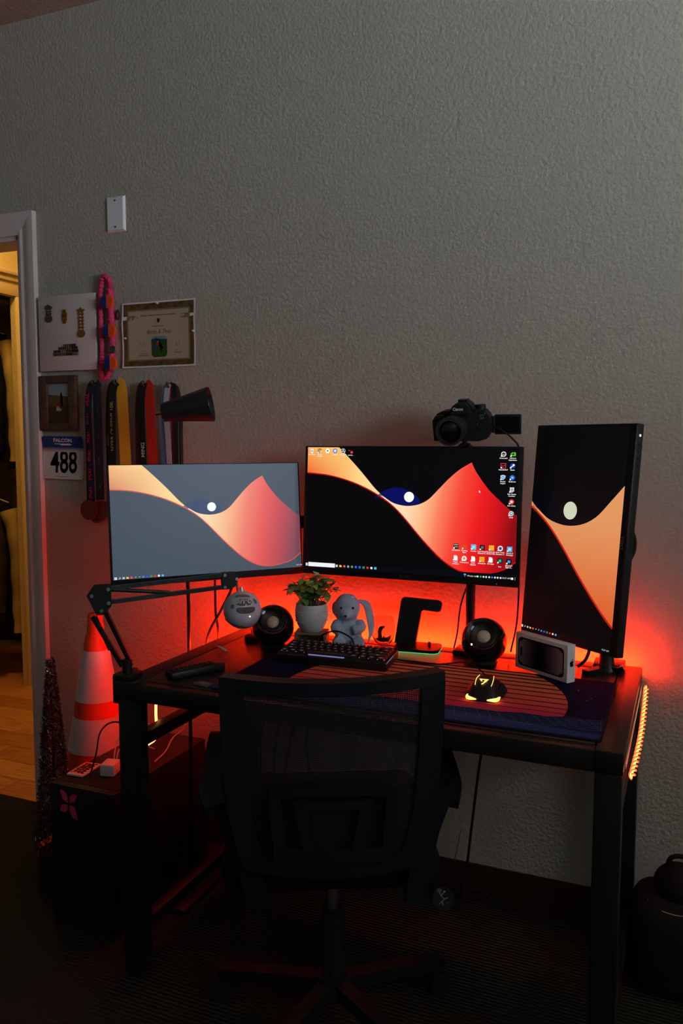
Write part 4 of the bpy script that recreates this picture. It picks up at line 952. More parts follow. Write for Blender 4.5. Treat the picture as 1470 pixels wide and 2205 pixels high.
gl = thing('glass_cup', 'clear round glass with a little dried greenery and a dark bead in it', 'glass', (-.764, -.094, DT))
glm = mat('clear_glass', (1, 1, 1, 1), .02, trans=1, ior=1.35)
MB().lathe([(0, .002), (.016, .002), (.024, .008), (.033, .026), (.0345, .042), (.032, .060), (.028, .078), (.0272, .078), (.031, .060), (.0333, .042), (.0318, .027), (.023, .010), (.015, .0045), (0, .0045)], 40).build('bowl', glm, gl)
g2 = MB(); random.seed(5)
for i in range(14):
    a = i * 2.4; g2.tube([(0, 0, .007), (.012 * math.cos(a), .012 * math.sin(a), .014), (.022 * math.cos(a), .022 * math.sin(a), .02 + .006 * math.sin(i))], [.002, .004, .001], 6)
g2.build('greenery', mat('moss', rgb(84, 74, 30), .8), gl)
MB().tube(spline([(-.004, 0, .012), (-.012, .002, .03), (-.008, 0, .045), (.004, -.004, .052)], 5), [.002 + .004 * math.sin(i * .2) for i in range(16)], 10).build('twig', mat('twig_dark', rgb(50, 40, 48), .6), gl)

# ------------------------------------------------------------------ charging stand
o = thing('charging_stand', 'black charging stand with a hooked upright and a green glowing rim', 'charging stand', (-.655, -.118, DT), (0, 0, R(6)))
MB().prism(rrect(.125, .088, .018), .004, .012, UP).build('base', BLACK, o)
MB().prism(rrect(.1255, .0885, .0182), .0026, .0042, UP).build('light_rim', mat('green_rim', (.02, .3, .1, 1), .4, emit=(.05, 1, .30, 1), es=.7), o)
ol = spline([(-.068, 0, 0), (-.058, .08, 0), (-.054, .122, 0)], 4)
pts = [(-.070, 0), (-.058, .118), (-.055, .126), (-.047, .130), (.048, .126), (.055, .123), (.058, .117), (.056, .101), (.053, .095), (.046, .093), (.006, .096), (.001, .091), (-.010, 0)]
Ml = Matrix.Translation((.0, .022, .010)) @ Matrix.Rotation(R(-14), 4, 'X')
MB().prism(pts, -.006, .006, Ml).build('upright', BLACK, o)
MB().cyl((.030, .012, .012), (.030, .012, .022), .004, n=12).build('stud', BLACK, o)

# ------------------------------------------------------------------ keyboard
kb = thing('keyboard', 'compact black mechanical keyboard with white backlit legends', 'keyboard', (-.812, -.318, DT + .0064), (0, 0, R(2.5)))
KT = R(5)
Mk = Matrix.Rotation(KT, 4, 'X')
MB().box((0, 0, .013), (.302, .112, .022), .004, M=Mk).build('case', BLACK, kb)
rows = [[1] * 13 + [2], [1.5] + [1] * 12 + [1.5], [1.75] + [1] * 11 + [2.25], [2.25] + [1] * 10 + [2.75], [1.25, 1.25, 1.25, 6.25, 1.25, 1.25, 1.25, 1.25]]
U = .0191; kmesh = {}
keym = mat('keycap_black', (.012, .012, .013, 1), .5)
lg = Print(.0001); LC = (.9, .93, 1.0, 1)
for r_, row in enumerate(rows):
    x = -7.5 * U; y = (2 - r_) * U
    for i, wd in enumerate(row):
        w_ = wd * U
        if wd not in kmesh:
            q = MB(); a = w_ / 2 - .0008; b_ = U / 2 - .0008; c_ = w_ / 2 - .0036; d_ = U / 2 - .0036
            q.add([(-a, -b_, 0), (a, -b_, 0), (a, b_, 0), (-a, b_, 0), (-c_, -d_, .0085), (c_, -d_, .0085), (c_, d_ + .001, .0085), (-c_, d_ + .001, .0085)], [(4, 5, 6, 7), (0, 1, 5, 4), (1, 2, 6, 5), (2, 3, 7, 6), (3, 0, 4, 7), (3, 2, 1, 0)])
            ob = q.build('keycap', keym, kb, smooth=0); kmesh[wd] = ob.data; first = ob
        else:
            ob = bpy.data.objects.new('keycap', kmesh[wd]); link(ob, kb)
        ob.matrix_local = Mk @ Matrix.Translation((x + w_ / 2, y, .0225))
        lw = (.0030 if wd == 1 else .0070 if wd < 6 else 0)
        if lw:
            zz = 0
            lg.rect(x + w_ / 2 - lw / 2, y + .0012, x + w_ / 2 + lw / 2, y + .0020, LC, 0)
        x += w_
for x in (-.134, -.118, -.094, -.071, .079, .103, .127, .145): lg.disc(x, -2.62 * U, .0012, LC, 0, n=8)
lgo = lg.build('legends', kb, m=mat('legend_glow', (1, 1, 1, 1), .5, emit=(.85, .9, 1, 1), es=.5)); lgo.matrix_local = Mk @ Matrix.Translation((0, 0, .0312)) @ Matrix.Rotation(R(-90), 4, 'X')
MB().box((-.012, -2 * U - .0085, .0250), (.098, .002, .0035), M=Mk).build('space_bar_glow', mat('blue_glow', (.2, .2, .5, 1), .4, emit=(.42, .42, .95, 1), es=.35), kb, smooth=0)
MB().box((.1500, -.02, .022), (.0012, .06, .0012), M=Mk).build('edge_glow', mat('blue_glow'), kb, smooth=0)
o = MB().tube(spline([(-.895, -.266, .782), (-.885, -.256, .800), (-.845, -.250, .815), (-.80, -.254, .802), (-.785, -.264, .782)], 8), .0022, 8).build('keyboard_cable', RUBBER); tag(o, 'black coiled keyboard cable arching behind the keys', 'cable')

# ------------------------------------------------------------------ mouse
ms = thing('mouse', 'angular black gaming mouse with glowing yellow emblem and skirt lights', 'mouse', (-.392, -.445, DT + .0036), (0, 0, R(4)))
secs = [(-.060, .026, .010), (-.052, .033, .022), (-.030, .033, .036), (0, .029, .040), (.028, .030, .033), (.050, .031, .022), (.062, .024, .012)]
vs = []; fs = []; k_ = 14
for y, w_, h_ in secs:
    for j in range(k_):
        a = math.pi * j / (k_ - 1); vs.append((w_ * math.copysign(abs(math.cos(a)) ** .7, math.cos(a)), y, .003 + h_ * max(0, math.sin(a)) ** .8))
n = len(secs)
for i in range(n - 1):
    for j in range(k_ - 1): fs.append((i * k_ + j, i * k_ + j + 1, (i + 1) * k_ + j + 1, (i + 1) * k_ + j))
    fs.append((i * k_ + k_ - 1, i * k_, (i + 1) * k_, (i + 1) * k_ + k_ - 1))
fs += [tuple(range(k_)), tuple(range((n - 1) * k_, n * k_))]
MB().add(vs, fs).build('shell', BLACK, ms, smooth=50)
MB().add([(-.033, -.03, .003), (-.043, -.02, .004), (-.045, .03, .006), (-.036, .045, .012), (-.031, .05, .008), (-.031, -.03, .016), (-.031, .04, .02)], [(0, 1, 5), (1, 2, 6, 5), (2, 3, 6), (3, 4, 6), (0, 5, 6, 4), (0, 4, 3, 2, 1)]).build('wing', BLACK, ms, smooth=0)
MB().add([(.033, -.03, .003), (.043, -.02, .004), (.045, .03, .006), (.036, .045, .012), (.031, .05, .008), (.031, -.03, .016), (.031, .04, .02)], [(0, 1, 5), (1, 2, 6, 5), (2, 3, 6), (3, 4, 6), (0, 5, 6, 4), (0, 4, 3, 2, 1)]).build('wing', BLACK, ms, smooth=0)
yg = mat('yellow_glow', (1, .7, .2, 1), .4, emit=(1, .60, .12, 1), es=2.2)
P = Print(.0001)
P.poly([(-.0075, .006), (.0085, .006), (.0075, .004), (-.0035, .004), (-.001, .0005), (-.0035, .0005)], (1, 1, 1, 1)).poly([(.0005, .0005), (.0025, .003), (.0068, .003), (.0, -.0065), (-.003, -.0065), (.0025, .0005)], (1, 1, 1, 1))
q = P.build('emblem', ms, m=yg); q.matrix_local = Matrix.Translation((-.001, -.034, .0392)) @ Matrix.Rotation(R(-62), 4, 'X') @ Matrix.Scale(1.35, 4)
for sx in (-1, 1):
    MB().tube(spline([(sx * .016, .012, .0405), (sx * .019, -.015, .0395), (sx * .018, -.042, .0325)], 5), .0006, 6).build('light_line', yg, ms)
    MB().tube(spline([(sx * .036, -.030, .006), (sx * .031, -.056, .007), (sx * .012, -.064, .007)], 6), [.0012 + .0032 * math.sin(math.pi * i / 12) for i in range(13)], 8).build('skirt_light', yg, ms)
MB().sph((.006, .060, .014), .0025, 10, 6).build('tip_light', mat('violet_led', (.6, .4, 1, 1), .4, emit=(.6, .4, 1, 1), es=1.5), ms)
o = MB().tube(spline([(-.396, -.383, .765), (-.44, -.31, .772), (-.49, -.255, .768), (-.56, -.26, .757), (-.64, -.262, .757), (-.70, -.24, .757), (-.715, -.19, .755)], 8), .0019, 8).build('mouse_cable', RUBBER); tag(o, 'thin black mouse cable curving over the mat', 'cable')

# ------------------------------------------------------------------ phone box
o = thing('phone_box', 'white retail phone box with a dark phone pictured on its front', 'box', (-.303, -.243, DT + .0044), (0, 0, R(-34.76)))
MB().b2((-.085, 0, 0), (.085, .027, .0905), .0012).build('carton', mat('box_white', rgb(222, 219, 219), .5), o)
P = Print(.0002)
P.poly(rrect(.150, .072, .011, cy=.045), rgb(22, 20, 24), 0); 
vg = lambda x, y: lerp(rgb(18, 16, 24), rgb(150, 132, 150), min(1, (abs(x + .004) / .066) ** 2))
for i in range(24):
    a = -.0715 + .143 * i / 24; b_ = a + .143 / 24; inset = .0 if 1 < i < 22 else (.004 if i in (1, 22) else .0075)
    P.poly([(a, .0125 + inset), (b_, .0125 + inset), (b_, .0775 - inset), (a, .0775 - inset)], [vg(a, 0), vg(b_, 0), vg(b_, 0), vg(a, 0)], 1)
P.poly(rrect(.006, .022, .003, cx=-.064, cy=.045), rgb(30, 22, 44), 2)
for k in range(8): P.line([(-.004 + .0006 * k, .045), (-.010 + .0022 * k, .062)], .0002, rgb(70, 72, 86), 2).line([(-.004 + .0006 * k, .045), (-.010 + .0022 * k, .028)], .0002, rgb(60, 62, 76), 2)
P.build('printed_front', o, (0, -.0004, 0))
MB().b2((.085, .0, .0), (.0852, .027, .0905)).build('end_panel', mat('box_white'), o, smooth=0)
P = Print(.0002)
for sx, pp_ in ((1, None),):
    P.poly([(0, .0052), (.0022, .0066), (.0048, .0062), (.0060, .0040), (.0044, .0012), (.0048, -.0016), (.0064, -.0032), (.0046, -.0068), (.0026, -.0078), (.0004, -.0070), (-.0018, -.0078), (-.0042, -.0064), (-.0062, -.0024), (-.0062, .0024), (-.0042, .0058), (-.0018, .0064)], rgb(14, 14, 16), 0)
    P.poly([(0, .0072), (.0004, .0100), (.0030, .0120), (.0028, .0092), (.0014, .0076)], rgb(14, 14, 16), 0)
P.build('fruit_mark', o, (.0855, .0145, .045), (0, 0, R(90)))

# ------------------------------------------------------------------ remote, paper scrap, small tag
o = thing('remote_control', 'slim black remote control lying near the desk front', 'remote', (-1.096, -.548, DT + .0004), (0, 0, R(62)))
MB().box((0, 0, .009), (.150, .040, .018), .005).build('case', BLACK, o)
for i in range(9):
    for j in range(3): MB().box((-.062 + .0135 * i, (j - 1) * .011, .0188), (.007, .006, .002), .0006).build('button', RUBBER, o)
o = MB().add([(-.03, -.006, .004), (-.01, -.007, .008), (.012, -.008, .005), (.03, -.006, .001), (-.03, .002, .003), (-.01, .004, .007), (.012, .003, .006), (.03, .0, .001),
              (-.03, -.006, .0035), (-.01, -.007, .0075), (.012, -.008, .0045), (.03, -.006, .0), (-.03, .002, .0025), (-.01, .004, .0065), (.012, .003, .0055), (.03, .0, .0)],
             [(0, 1, 5, 4), (1, 2, 6, 5), (2, 3, 7, 6), (8, 12, 13, 9), (9, 13, 14, 10), (10, 14, 15, 11), (0, 8, 9, 1), (1, 9, 10, 2), (2, 10, 11, 3), (4, 5, 13, 12), (5, 6, 14, 13), (6, 7, 15, 14), (0, 4, 12, 8), (3, 11, 15, 7)]).build('paper_scrap', mat('paper', rgb(190, 180, 176), .8), None, (-1.162, -.318, DT), (0, 0, R(-22)))
tag(o, 'small curled scrap of white paper on the desk', 'paper')
o = thing('memory_card_case', 'small grey flat card case at the desk front by the chair', 'case', (-1.028, -.622, DT), (0, 0, R(-12)))
MB().box((0, 0, .0022), (.045, .028, .0044), .001).build('shell', mat('grey_card', rgb(70, 68, 74), .5), o)
MB().box((.004, 0, .0047), (.024, .016, .0006)).build('sticker', mat('grey_light', rgb(110, 104, 106), .5), o, smooth=0)

# ------------------------------------------------------------------ camera on the middle monitor
dc = thing('camera', 'black reflex camera with an opened side screen, mounted on the centre monitor', 'camera', (-.530, -.130, 1.369))
dc.rotation_euler = (Matrix.Rotation(R(4), 4, 'Z') @ Matrix.Rotation(R(9), 4, 'X')).to_euler()
cb = mat('camera_black', (.011, .012, .012, 1), .5, spec=.35, bump=(900, .25, .0006, 1))
body = [(-.070, -.036), (-.073, -.02), (-.074, .015), (-.068, .030), (-.052, .036), (-.034, .037), (-.026, .050), (-.012, .060), (.008, .061), (.018, .055), (.026, .044), (.042, .040), (.056, .036), (.066, .026), (.071, .010), (.070, -.022), (.062, -.036), (.04, -.042), (-.04, -.042)]
MB().prism(body, -.018, .034).build('body', cb, dc)
MB().prism([(-.070, -.036), (-.074, .015), (-.066, .028), (-.048, .030), (-.044, -.038)], -.048, -.017).build('grip', cb, dc)
MB().prism([(-.028, .030), (-.024, .048), (-.012, .058), (.008, .059), (.017, .053), (.024, .032)], -.040, -.017).build('prism_front', cb, dc)
MB().b2((-.013, -.012, .060), (.012, .02, .065), .001).build('hot_shoe', BLACK, dc)
MB().cyl((.042, .010, .038), (.042, .010, .050), .014, n=28).build('mode_dial', cb, dc)
LX, LZ = -.018, -.004
lens = MB().lathe([(.032, 0), (.033, .012), (.0335, .03), (.032, .034), (.0335, .036), (.0345, .060), (.036, .072), (.036, .088), (.0345, .092), (.030, .092), (.027, .082)], 44, Matrix.Translation((LX, -.018, LZ)) @ Matrix.Rotation(R(90), 4, 'X')).build('lens_barrel', cb, dc)
MB().lathe([(.0348, .040), (.0356, .041), (.0356, .058), (.0348, .059)], 44, Matrix.Translation((LX, -.018, LZ)) @ Matrix.Rotation(R(90), 4, 'X')).build('zoom_ring', RUBBER, lens)
MB().lathe([(.0272, .082), (.020, .086), (.010, .0885), (0, .089)], 36, Matrix.Translation((LX, -.018, LZ)) @ Matrix.Rotation(R(90), 4, 'X')).build('front_glass', mat('lens_glass', (.004, .005, .010, 1), .04, spec=.8), lens)
pr = Print(.0002).ring(0, 0, .0325, .0006, rgb(100, 100, 104), 0, n=40)
for k in range(20):
    a = R(20 + k * 6.5); pr.rect(.0288 * math.cos(a) - .0006, .0288 * math.sin(a) - .0006, .0288 * math.cos(a) + .0008, .0288 * math.sin(a) + .0008, rgb(120, 120, 124), 0)
pr.build('lens_print', lens, (LX, -.1102, LZ))
Print(.0002).text('Canon', 0, 0, .0105, rgb(196, 198, 200), 0, bold=.0004, sx=.95).build('lettering', dc, (-.008, -.0404, .044))
P = Print(.0002).text('EOS', 0, .0035, .0062, rgb(120, 124, 128), 0, bold=.0001).text('80D', 0, -.004, .0066, rgb(110, 114, 118), 0, bold=.0001)
P.disc(-.012, -.02, .0009, rgb(220, 220, 224), 0, n=8).build('model_mark', dc, (.050, -.0184, .022))
MB().sph((.058, -.017, .030), .0016, 8, 6).build('lamp_dot', mat('mark_white', rgb(200, 200, 200), .5), dc)
for x, z, r_ in ((.042, -.012, .006), (.054, .008, .003)): MB().cyl((x, -.0175, z), (x, -.0205, z), r_, n=16).build('button', BLACK, dc)
MB().b2((.070, .018, -.026), (.078, .030, .018), .002).build('hinge', BLACK, dc)
sc = MB().box((.111, .024, -.004), (.068, .009, .052), .002).build('flip_screen', BLACK, dc)
MB().b2((.081, .0185, -.025), (.141, .0195, .017)).build('display', mat('display_off', (.003, .003, .004, 1), .25), sc, smooth=0)
ch = thing('camera_clamp', 'small black ball-head clamp on the centre monitor top edge', 'clamp', (-.528, -.128, 1.3105))
MB().lathe([(0, 0), (.013, 0), (.014, .004), (.012, .008), (.007, .010), (.006, .018), (.010, .021), (.010, .0245), (0, .0245)], 24).build('ball_head', BLACKM, ch)
MB().b2((-.016, -.008, .0008), (.016, .018, .0045), .001).b2((-.014, .0115, -.03), (.014, .018, .004), .002).build('jaw', BLACKM, ch)
MB().cyl((.011, -.012, .005), (.017, -.014, .005), .005, n=14).build('knob', BLACKM, ch)
o = MB().tube(spline([(-.452, -.122, 1.362), (-.435, -.150, 1.358), (-.405, -.138, 1.335), (-.388, -.108, 1.305), (-.384, -.098, 1.25), (-.385, -.096, 1.0), (-.392, -.075, .85), (-.41, -.062, .756)], 8), .0023, 8).build('camera_cable', RUBBER); tag(o, 'black cable from the camera down behind the centre monitor', 'cable')
# ------------------------------------------------------------------ cables behind the screens
for pts, lab, r_ in (([(-1.262, -.07, 1.0), (-1.264, -.075, .91), (-1.262, -.09, .87), (-1.275, -.13, .812), (-1.262, -.225, .755), (-1.262, -.24, .66)], 'black monitor cable slanting from the left monitor past the desk edge', .0040),
                     ([(-1.33, -.085, 1.0), (-1.319, -.09, .91), (-1.290, -.135, .806), (-1.262, -.168, .76), (-1.260, -.172, .64)], 'black power cable hanging straight below the left monitor', .0036),
                     ([(-.49, -.070, 1.0), (-.530, -.068, .93), (-.548, -.072, .87), (-.556, -.070, .80), (-.566, -.068, .752)], 'thin black cable looping beside the monitor pole', .0022),
                     ([(-.205, -.135, .90), (-.198, -.13, .82), (-.205, -.142, .78), (-.225, -.15, .758)], 'black cable dropping from the upright monitor beside its stand', .004),
                     ([(-.135, -.135, 1.13), (-.105, -.125, 1.10), (-.100, -.12, 1.06), (-.115, -.12, 1.02), (-.126, -.108, .98), (-.141, -.099, .90)], 'black cable loop sticking out behind the upright monitor', .0045),
                     ([(-.36, -.07, .62), (-.40, -.06, .60), (-.46, -.05, .56), (-.49, -.045, .45), (-.51, -.06, .25), (-.53, -.080, .006)], 'black cable hanging under the right half of the desk', .004),
                     ([(-.62, -.030, .005), (-.50, -.030, .045), (-.40, -.035, .005), (-.25, -.045, .005)], 'black cable lying along the baseboard', .004)):
    o = MB().tube(spline(pts, 8), r_, 8).build('cable', RUBBER); tag(o, lab, 'cable', 'loose black cables')

# ------------------------------------------------------------------ office chair
chair = thing('office_chair', 'black mesh-back office chair with its back to the room', 'chair', (-.62, -.794, 0), (0, 0, R(26)))
cp = mat('chair_plastic', (.007, .009, .011, 1), .5, spec=.18); cf = mat('chair_fabric', (.008, .008, .009, 1), .9, spec=.1)
def cy_(x): return -.037 * (1 - (x / .216) ** 2)
def bar(b, pts, w, th, yo=0): b.tube([(x, cy_(x) + yo, z) for x, z in pts], 0, rect=(w, th), up=(0, 0, 1) if abs(pts[-1][0] - pts[0][0]) > abs(pts[-1][1] - pts[0][1]) else (1, 0, 0)); return b
top = [(-.216 + .432 * i / 16, .853 + .006 * abs(-1 + i / 8) ** 2 + (.004 if i > 8 else 0) * (i - 8) / 8) for i in range(17)]
fr = MB(); bar(fr, top, .026, .034)
for sx in (-1, 1): bar(fr, [(sx * .198, .858), (sx * .196, .78), (sx * .190, .68), (sx * .182, .60), (sx * .166, .53), (sx * .150, .495)], .046, .030)
fr.build('back_frame', cp, chair, smooth=30)
bar(MB(), [(-.160 + .32 * i / 12, .503 - .010 * (1 - (abs(i - 6) / 6) ** 2)) for i in range(13)], .032, .026, -.004).build('lower_crossbar', cp, chair, smooth=30)
net = MB()
def hw(z): return .176 if z > .68 else .176 - (.68 - z) * .12
nx = 96
for i in range(nx + 1):
    q = -1 + 2 * i / nx; net.tube([(q * hw(z), cy_(q * hw(z)), z) for z in (.845, .76, .68, .59, .505)], 0, rect=(.0014, .0008), up=(1, 0, 0))
nz_ = 92
for j in range(nz_ + 1):
    z = .505 + .34 * j / nz_; net.tube([(q * hw(z), cy_(q * hw(z)), z) for q in (-1, -.66, -.33, 0, .33, .66, 1)], 0, rect=(.0014, .0008), up=(0, 0, 1))
nb = net.build('mesh_back', mat('chair_net', (.010, .010, .011, 1), .6), chair, smooth=0)
lb_ = MB()
def lbar(pts, w): bar(lb_, pts, w, .014, -.018)
lbar([(-.112 + .224 * i / 8, .655 + .008 * (1 - (abs(i - 4) / 4) ** 2)) for i in range(9)], .030)
lbar([(-.062 + .124 * i / 6, .628) for i in range(7)], .016)
lbar([(-.112 + .224 * i / 8, .524) for i in range(9)], .028)
for sx in (-1, 1): lbar([(sx * .114, .655), (sx * .110, .59), (sx * .104, .52)], .022); lbar([(sx * .066, .640), (sx * .058, .59), (sx * .045, .53)], .024)
lb_.build('lumbar_support', cp, chair, smooth=30)
def cl(px, py): return ((px - 715) / 1094, .863 - (py - 1458) / 1094)
MB().prism([cl(*p) for p in ((893, 1727), (935, 1712), (982, 1688), (968, 1745), (948, 1800), (935, 1860), (926, 1910), (920, 1965), (874, 1965), (882, 1880), (889, 1800))], -.018, .010).build('arm_bracket', cp, chair)
MB().prism([cl(*p) for p in ((484, 1718), (512, 1728), (546, 1748), (552, 1800), (562, 1880), (578, 1965), (530, 1965), (514, 1890), (500, 1820))], -.018, .010).build('arm_bracket', cp, chair)
for p in ((920, 1743), (903, 1823), (522, 1750), (540, 1828)):
    x, z = cl(*p); MB().cyl((x, -.018, z), (x, -.024, z), .0075, n=18).build('bolt', GLOSS, chair)
for sx in (-1, 1):
    x = sx * .247
    MB().tube(spline([(x * .94, .0, .60), (x, .05, .615), (x, .15, .640), (x, .25, .650), (x, .292, .636), (x * 1.0, .292, .58), (x * .98, .27, .50), (x * .9, .25, .43)], 6), 0, rect=(.044, .020), up=(1, 0, 0)).build('armrest', cp, chair, smooth=40)
MB().box((0, .24, .445), (.455, .45, .085), .034, seg=4).build('seat', cf, chair)
MB().box((0, .22, .392), (.30, .28, .02), .006).build('seat_pan', cp, chair)
MB().box((0, .20, .372), (.10, .16, .03), .006).build('tilt_mechanism', BLACKM, chair)
MB().cyl((.010, .2, .25), (.010, .2, .36), .013, n=24).build('gas_lift', STEEL, chair)
MB().cyl((.010, .2, .09), (.010, .2, .265), .026, n=24).build('column', RUBBER, chair)
MB().cyl((.010, .2, .065), (.010, .2, .11), .045, .035, 24).build('hub', cp, chair)
for k in range(5):
    a = R(18 + 72 * k); d = Vector((math.cos(a), math.sin(a), 0)); c0 = Vector((.01, .2, .088))
    lg_ = MB().tube([c0 + d * .03, c0 + d * .15 + Vector((0, 0, -.008)), c0 + d * .28 + Vector((0, 0, -.022))], 0, rect=(.028, .036), up=(0, 0, 1)).build('base_arm', cp, chair)
    p = c0 + d * .27; sd = Vector((-d.y, d.x, 0))
    MB().cyl(Vector((p.x, p.y, .027)) - sd * .022, Vector((p.x, p.y, .027)) - sd * .006, .027, n=20).cyl(Vector((p.x, p.y, .027)) + sd * .006, Vector((p.x, p.y, .027)) + sd * .022, .027, n=20).cyl((p.x, p.y, .03), (p.x, p.y, .07), .006, n=10).build('caster', RUBBER, chair)
o = thing('hang_tag', 'round black tag with a white figure print, hanging under the chair seat', 'tag', (-.478, -.470, .262), (R(-18), R(20), R(20)))
MB().cyl((0, 0, 0), (0, .003, 0), .026, n=32).build('disc', BLACK, o)
P = Print(.0002); gy = rgb(150, 152, 156)
P.line([(-.004, .012), (-.008, .004), (.002, .0), (-.002, -.008), (-.006, -.014)], .0022, gy).line([(-.008, .004), (-.014, .010)], .002, gy).line([(.002, 0), (.010, .006)], .002, gy).line([(-.002, -.006), (.004, -.014)], .002, gy).disc(-.003, .015, .0025, gy, n=10)
for k in range(3): P.rect(-.020, .016 - .003 * k, -.010, .0172 - .003 * k, gy).rect(.008, -.002 - .003 * k, .018, -.0008 - .003 * k, rgb(90, 92, 96))
P.build('print', o, (0, -.0004, 0))
MB().tube([(0, .0015, .025), (.002, .02, .10), (0, .035, .155)], .0008, 5).build('string', RUBBER, o)

# ------------------------------------------------------------------ computer tower and what lies on it
pc = thing('computer_tower', 'black computer tower on the carpet beside the desk leg, pink wing sticker on its front', 'computer', (-1.4495, -.34, 0))
MB().b2((-.1075, -.216, .012), (.1075, .22, .40), .004).build('case', BLACK, pc)
MB().b2((-.1075, -.224, .012), (.1075, -.215, .40), .003).build('front_panel', BLACK, pc)
for x in (-.08, .08):
    for y in (-.18, .18): MB().cyl((x, y, 0), (x, y, .014), .014, n=16).build('foot', RUBBER, pc)
stk = mat('pink_sticker', rgb(226, 70, 120), .7, spec=.1)
for pts in ([(-.003, .003), (-.020, .010), (-.028, .036), (-.012, .034), (-.004, .024)], [(.003, .003), (.006, .022), (.014, .030), (.028, .028), (.022, .010)], [(-.003, -.002), (-.022, -.004), (-.030, -.022), (-.014, -.026), (-.004, -.018)], [(.003, -.002), (.020, -.006), (.030, -.040), (.014, -.036), (.004, -.022)]):
    MB().prism([(x - .044, z + .35) for x, z in pts], -.2252, -.2238).build('sticker_wing', stk, pc, smooth=0)
Print(.0002).ring(0, 0, .008, .0022, rgb(150, 140, 146), 0, a0=60, a1=300).build('power_mark', pc, (.042, -.168, .4006), (R(-90), 0, 0))
MB().b2((-.1, -.20, .40), (.1, -.12, .4012)).build('top_grille', RUBBER, pc, smooth=0)
o = thing('keypad_remote', 'small white remote with rows of coloured keys lying on the computer', 'remote', (-1.521, -.468, .4013), (0, 0, R(4)))
MB().box((0, 0, .0035), (.052, .088, .006), .002).build('case', mat('remote_white', rgb(220, 205, 200), .5), o)
P = Print(.0002); P.rect(-.016, -.030, .014, .034, rgb(60, 56, 60), 0)
kc = [(210, 60, 30), (220, 120, 40), (90, 80, 80), (200, 90, 60)]
for i in range(4):
    for j in range(6): P.disc(-.018 + .0115 * i, -.030 + .0128 * j, .0042, rgb(*kc[(i + j * 3) % 4]) if i != 3 else rgb(50, 40, 40), 1, n=10)
P.build('keys', o, (0, 0, .0068), (R(-90), 0, 0))
o = thing('wall_charger', 'white plug charger block with cords, standing on the computer', 'charger', (-1.440, -.455, .4014), (0, 0, R(14)))
MB().box((0, 0, .017), (.042, .05, .034), .005).build('block', WHITEP, o)
for x in (-.008, .008): MB().box((x, .024, .022), (.008, .006, .014)).build('port', RUBBER, o, smooth=0)
wc = mat('white_cable', rgb(200, 190, 190), .5)
for pts, m_, lab, r_ in (([(-1.448, -.43, .425), (-1.462, -.40, .46), (-1.455, -.37, .49), (-1.41, -.34, .51), (-1.36, -.33, .50)], wc, 'white cord rising from the plug charger', .002),
                    ([(-1.44, -.43, .425), (-1.45, -.40, .45), (-1.42, -.37, .462), (-1.36, -.36, .45)], wc, 'white cord curling low from the plug charger', .002),
                    ([(-1.475, -.50, .404), (-1.485, -.46, .45), (-1.50, -.42, .50), (-1.485, -.38, .518), (-1.42, -.36, .505), (-1.34, -.34, .49)], RUBBER, 'black cord arching over the computer', .0024),
                    ([(-1.375, -.34, .402), (-1.365, -.30, .42), (-1.36, -.27, .45), (-1.335, -.25, .475), (-1.335, -.235, .51)], wc, 'white cord rising from the back of the computer', .0022)):
    o = MB().tube(spline(pts, 8), r_, 8).build('cord', m_); tag(o, lab, 'cable')
# power board and cords under the desk
o = thing('power_board', 'white power board hung under the desk with black cords in it', 'power board', (-1.05, -.09, .52))
MB().box((0, 0, 0), (.22, .045, .05), .006).build('bar', mat('board_white', rgb(150, 140, 140), .5), o)
for k in range(4): MB().box((-.075 + .05 * k, -.028, -.002), (.026, .018, .026), .003).build('plug', RUBBER, o)
MB().b2((-.01, -.005, .02), (.01, .005, .043)).build('hanger', BLACKM, o)
for k, (xa, xb) in enumerate(((-1.125, -1.15), (-1.075, -1.10), (-1.025, -1.06), (-.975, -.98))):
    o = MB().tube(spline([(xa, -.122, .51), (xa - .01, -.14, .45), (xb, -.13, .33), (xb - .01, -.10, .15), (xb + .02, -.07, .02)], 8), .0035, 8).build('cord', RUBBER); tag(o, 'black cord hanging from the power board under the desk, ' + ('nearest the computer', 'second from the computer', 'third from the computer', 'farthest from the computer')[k], 'cable', 'power board cords')
# ------------------------------------------------------------------ traffic cone and tinsel tree
cn = thing('traffic_cone', 'orange traffic cone with two white reflective bands, beside the desk', 'traffic cone', (-1.722, -.163, 0))
org = mat('cone_orange', rgb(226, 62, 20), .5, spec=.4); refl = mat('reflective_band', rgb(206, 196, 202), .35, spec=.6, bump=(420, .35, .001, 0))
def rad(z): return .012 + (.765 - z) * (.135 - .012) / .735 + .010
def seg(z0, z1, ex, nm, m_): MB().lathe([(rad(z0) + ex - .003, z0)] + [(rad(z0 + (z1 - z0) * i / 6) + ex, z0 + (z1 - z0) * i / 6) for i in range(7)] + [(rad(z1) + ex - .003, z1)], 48).build(nm, m_, cn, smooth=50)
MB().lathe([(.143, .031), (.139, .045), (rad(.3), .3), (rad(.60), .60), (rad(.705), .705), (.027, .712), (.027, .735), (.024, .742), (.024, .770), (.020, .775), (.012, .775), (.012, .70)], 48).build('body', org, cn, smooth=40)
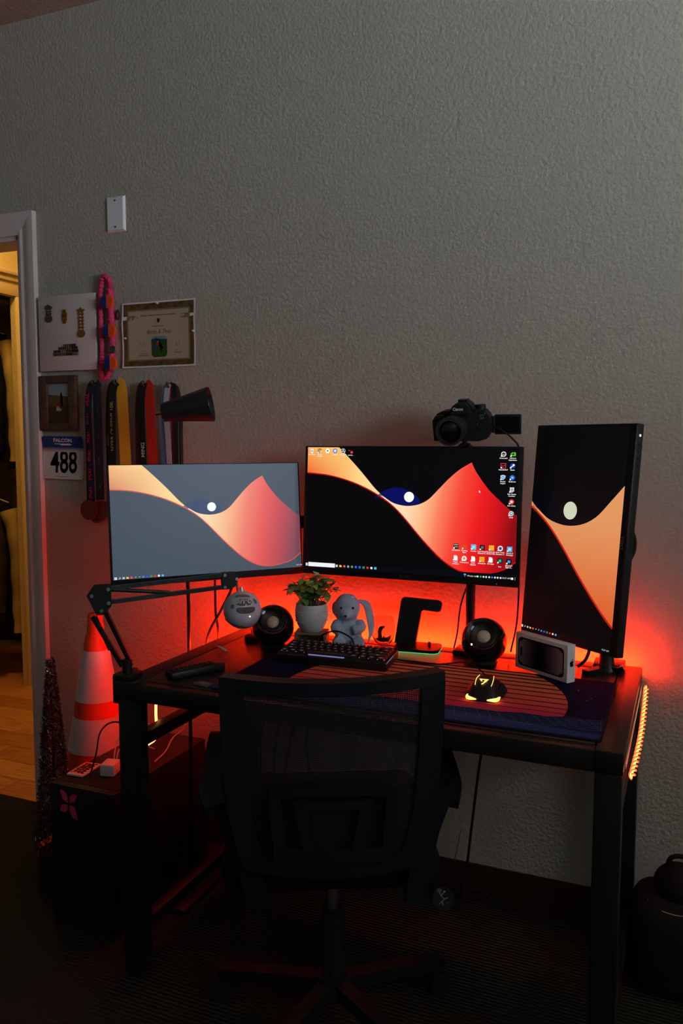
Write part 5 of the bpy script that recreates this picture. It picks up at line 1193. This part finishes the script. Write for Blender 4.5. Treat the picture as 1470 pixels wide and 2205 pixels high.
seg(.497, .657, .0015, 'reflective_band', refl); seg(.337, .445, .0015, 'reflective_band', refl)
MB().prism(rrect(.316, .29, .04), 0.0, .032, UP).build('base', org, cn)
tr = thing('tinsel_tree', 'slim dark glittery tinsel tree on a black block, next to the door casing', 'tinsel tree', (-1.728, -.362, 0))
MB().box((0, 0, .045), (.075, .075, .09), .006).build('block', mat('block_dark', rgb(38, 34, 30), .6), tr)
MB().cyl((0, 0, .09), (0, 0, .66), .006, .002, 8).build('stick', RUBBER, tr)
random.seed(3); tn = MB(); tn2 = MB()
for i in range(5200):
    k = random.random() ** .75; z = .095 + .582 * (1 - k); r_ = .010 + .052 * k
    a = random.uniform(0, 2 * math.pi); rr_ = r_ * random.uniform(.75, 1.05)
    p = Vector((rr_ * math.cos(a), rr_ * math.sin(a), z)); d1 = Vector((random.uniform(-1, 1), random.uniform(-1, 1), random.uniform(-1, 1))).normalized() * .0065; d2 = d1.orthogonal().normalized() * .0011
    (tn if i % 16 else tn2).add([p - d1 - d2, p + d1 - d2, p + d1 + d2, p - d1 + d2], [(0, 1, 2, 3)])
o = tn.build('tinsel', mat('tinsel_brown', rgb(64, 54, 48), .35, .5), tr, smooth=0); o['kind'] = 'stuff'
o = tn2.build('glitter', mat('glitter_silver', rgb(220, 215, 210), .12, 1), tr, smooth=0); o['kind'] = 'stuff'
# bag on the floor past the desk's right end
bg = thing('bag', 'dark round-topped bag on the floor against the wall past the desk', 'bag', (.02, -.18, 0))
bgm = mat('bag_cloth', (.012, .009, .009, 1), .75, spec=.2)
MB().box((0, 0, .12), (.20, .19, .24), .06, seg=5).build('body', bgm, bg, smooth=60)
MB().sph((.01, 0, .255), (.06, .06, .05)).build('top_pouch', bgm, bg, smooth=60)
MB().tube(spline([(-.06, -.055, .232), (-.03, -.075, .222), (.02, -.080, .222), (.05, -.06, .235)], 6), .0012, 6).build('zip', STEEL, bg)
MB().tube(spline([(-.02, .0, .29), (-.01, 0, .32), (.02, 0, .325), (.035, 0, .295)], 6), .006, 8).build('handle', bgm, bg)
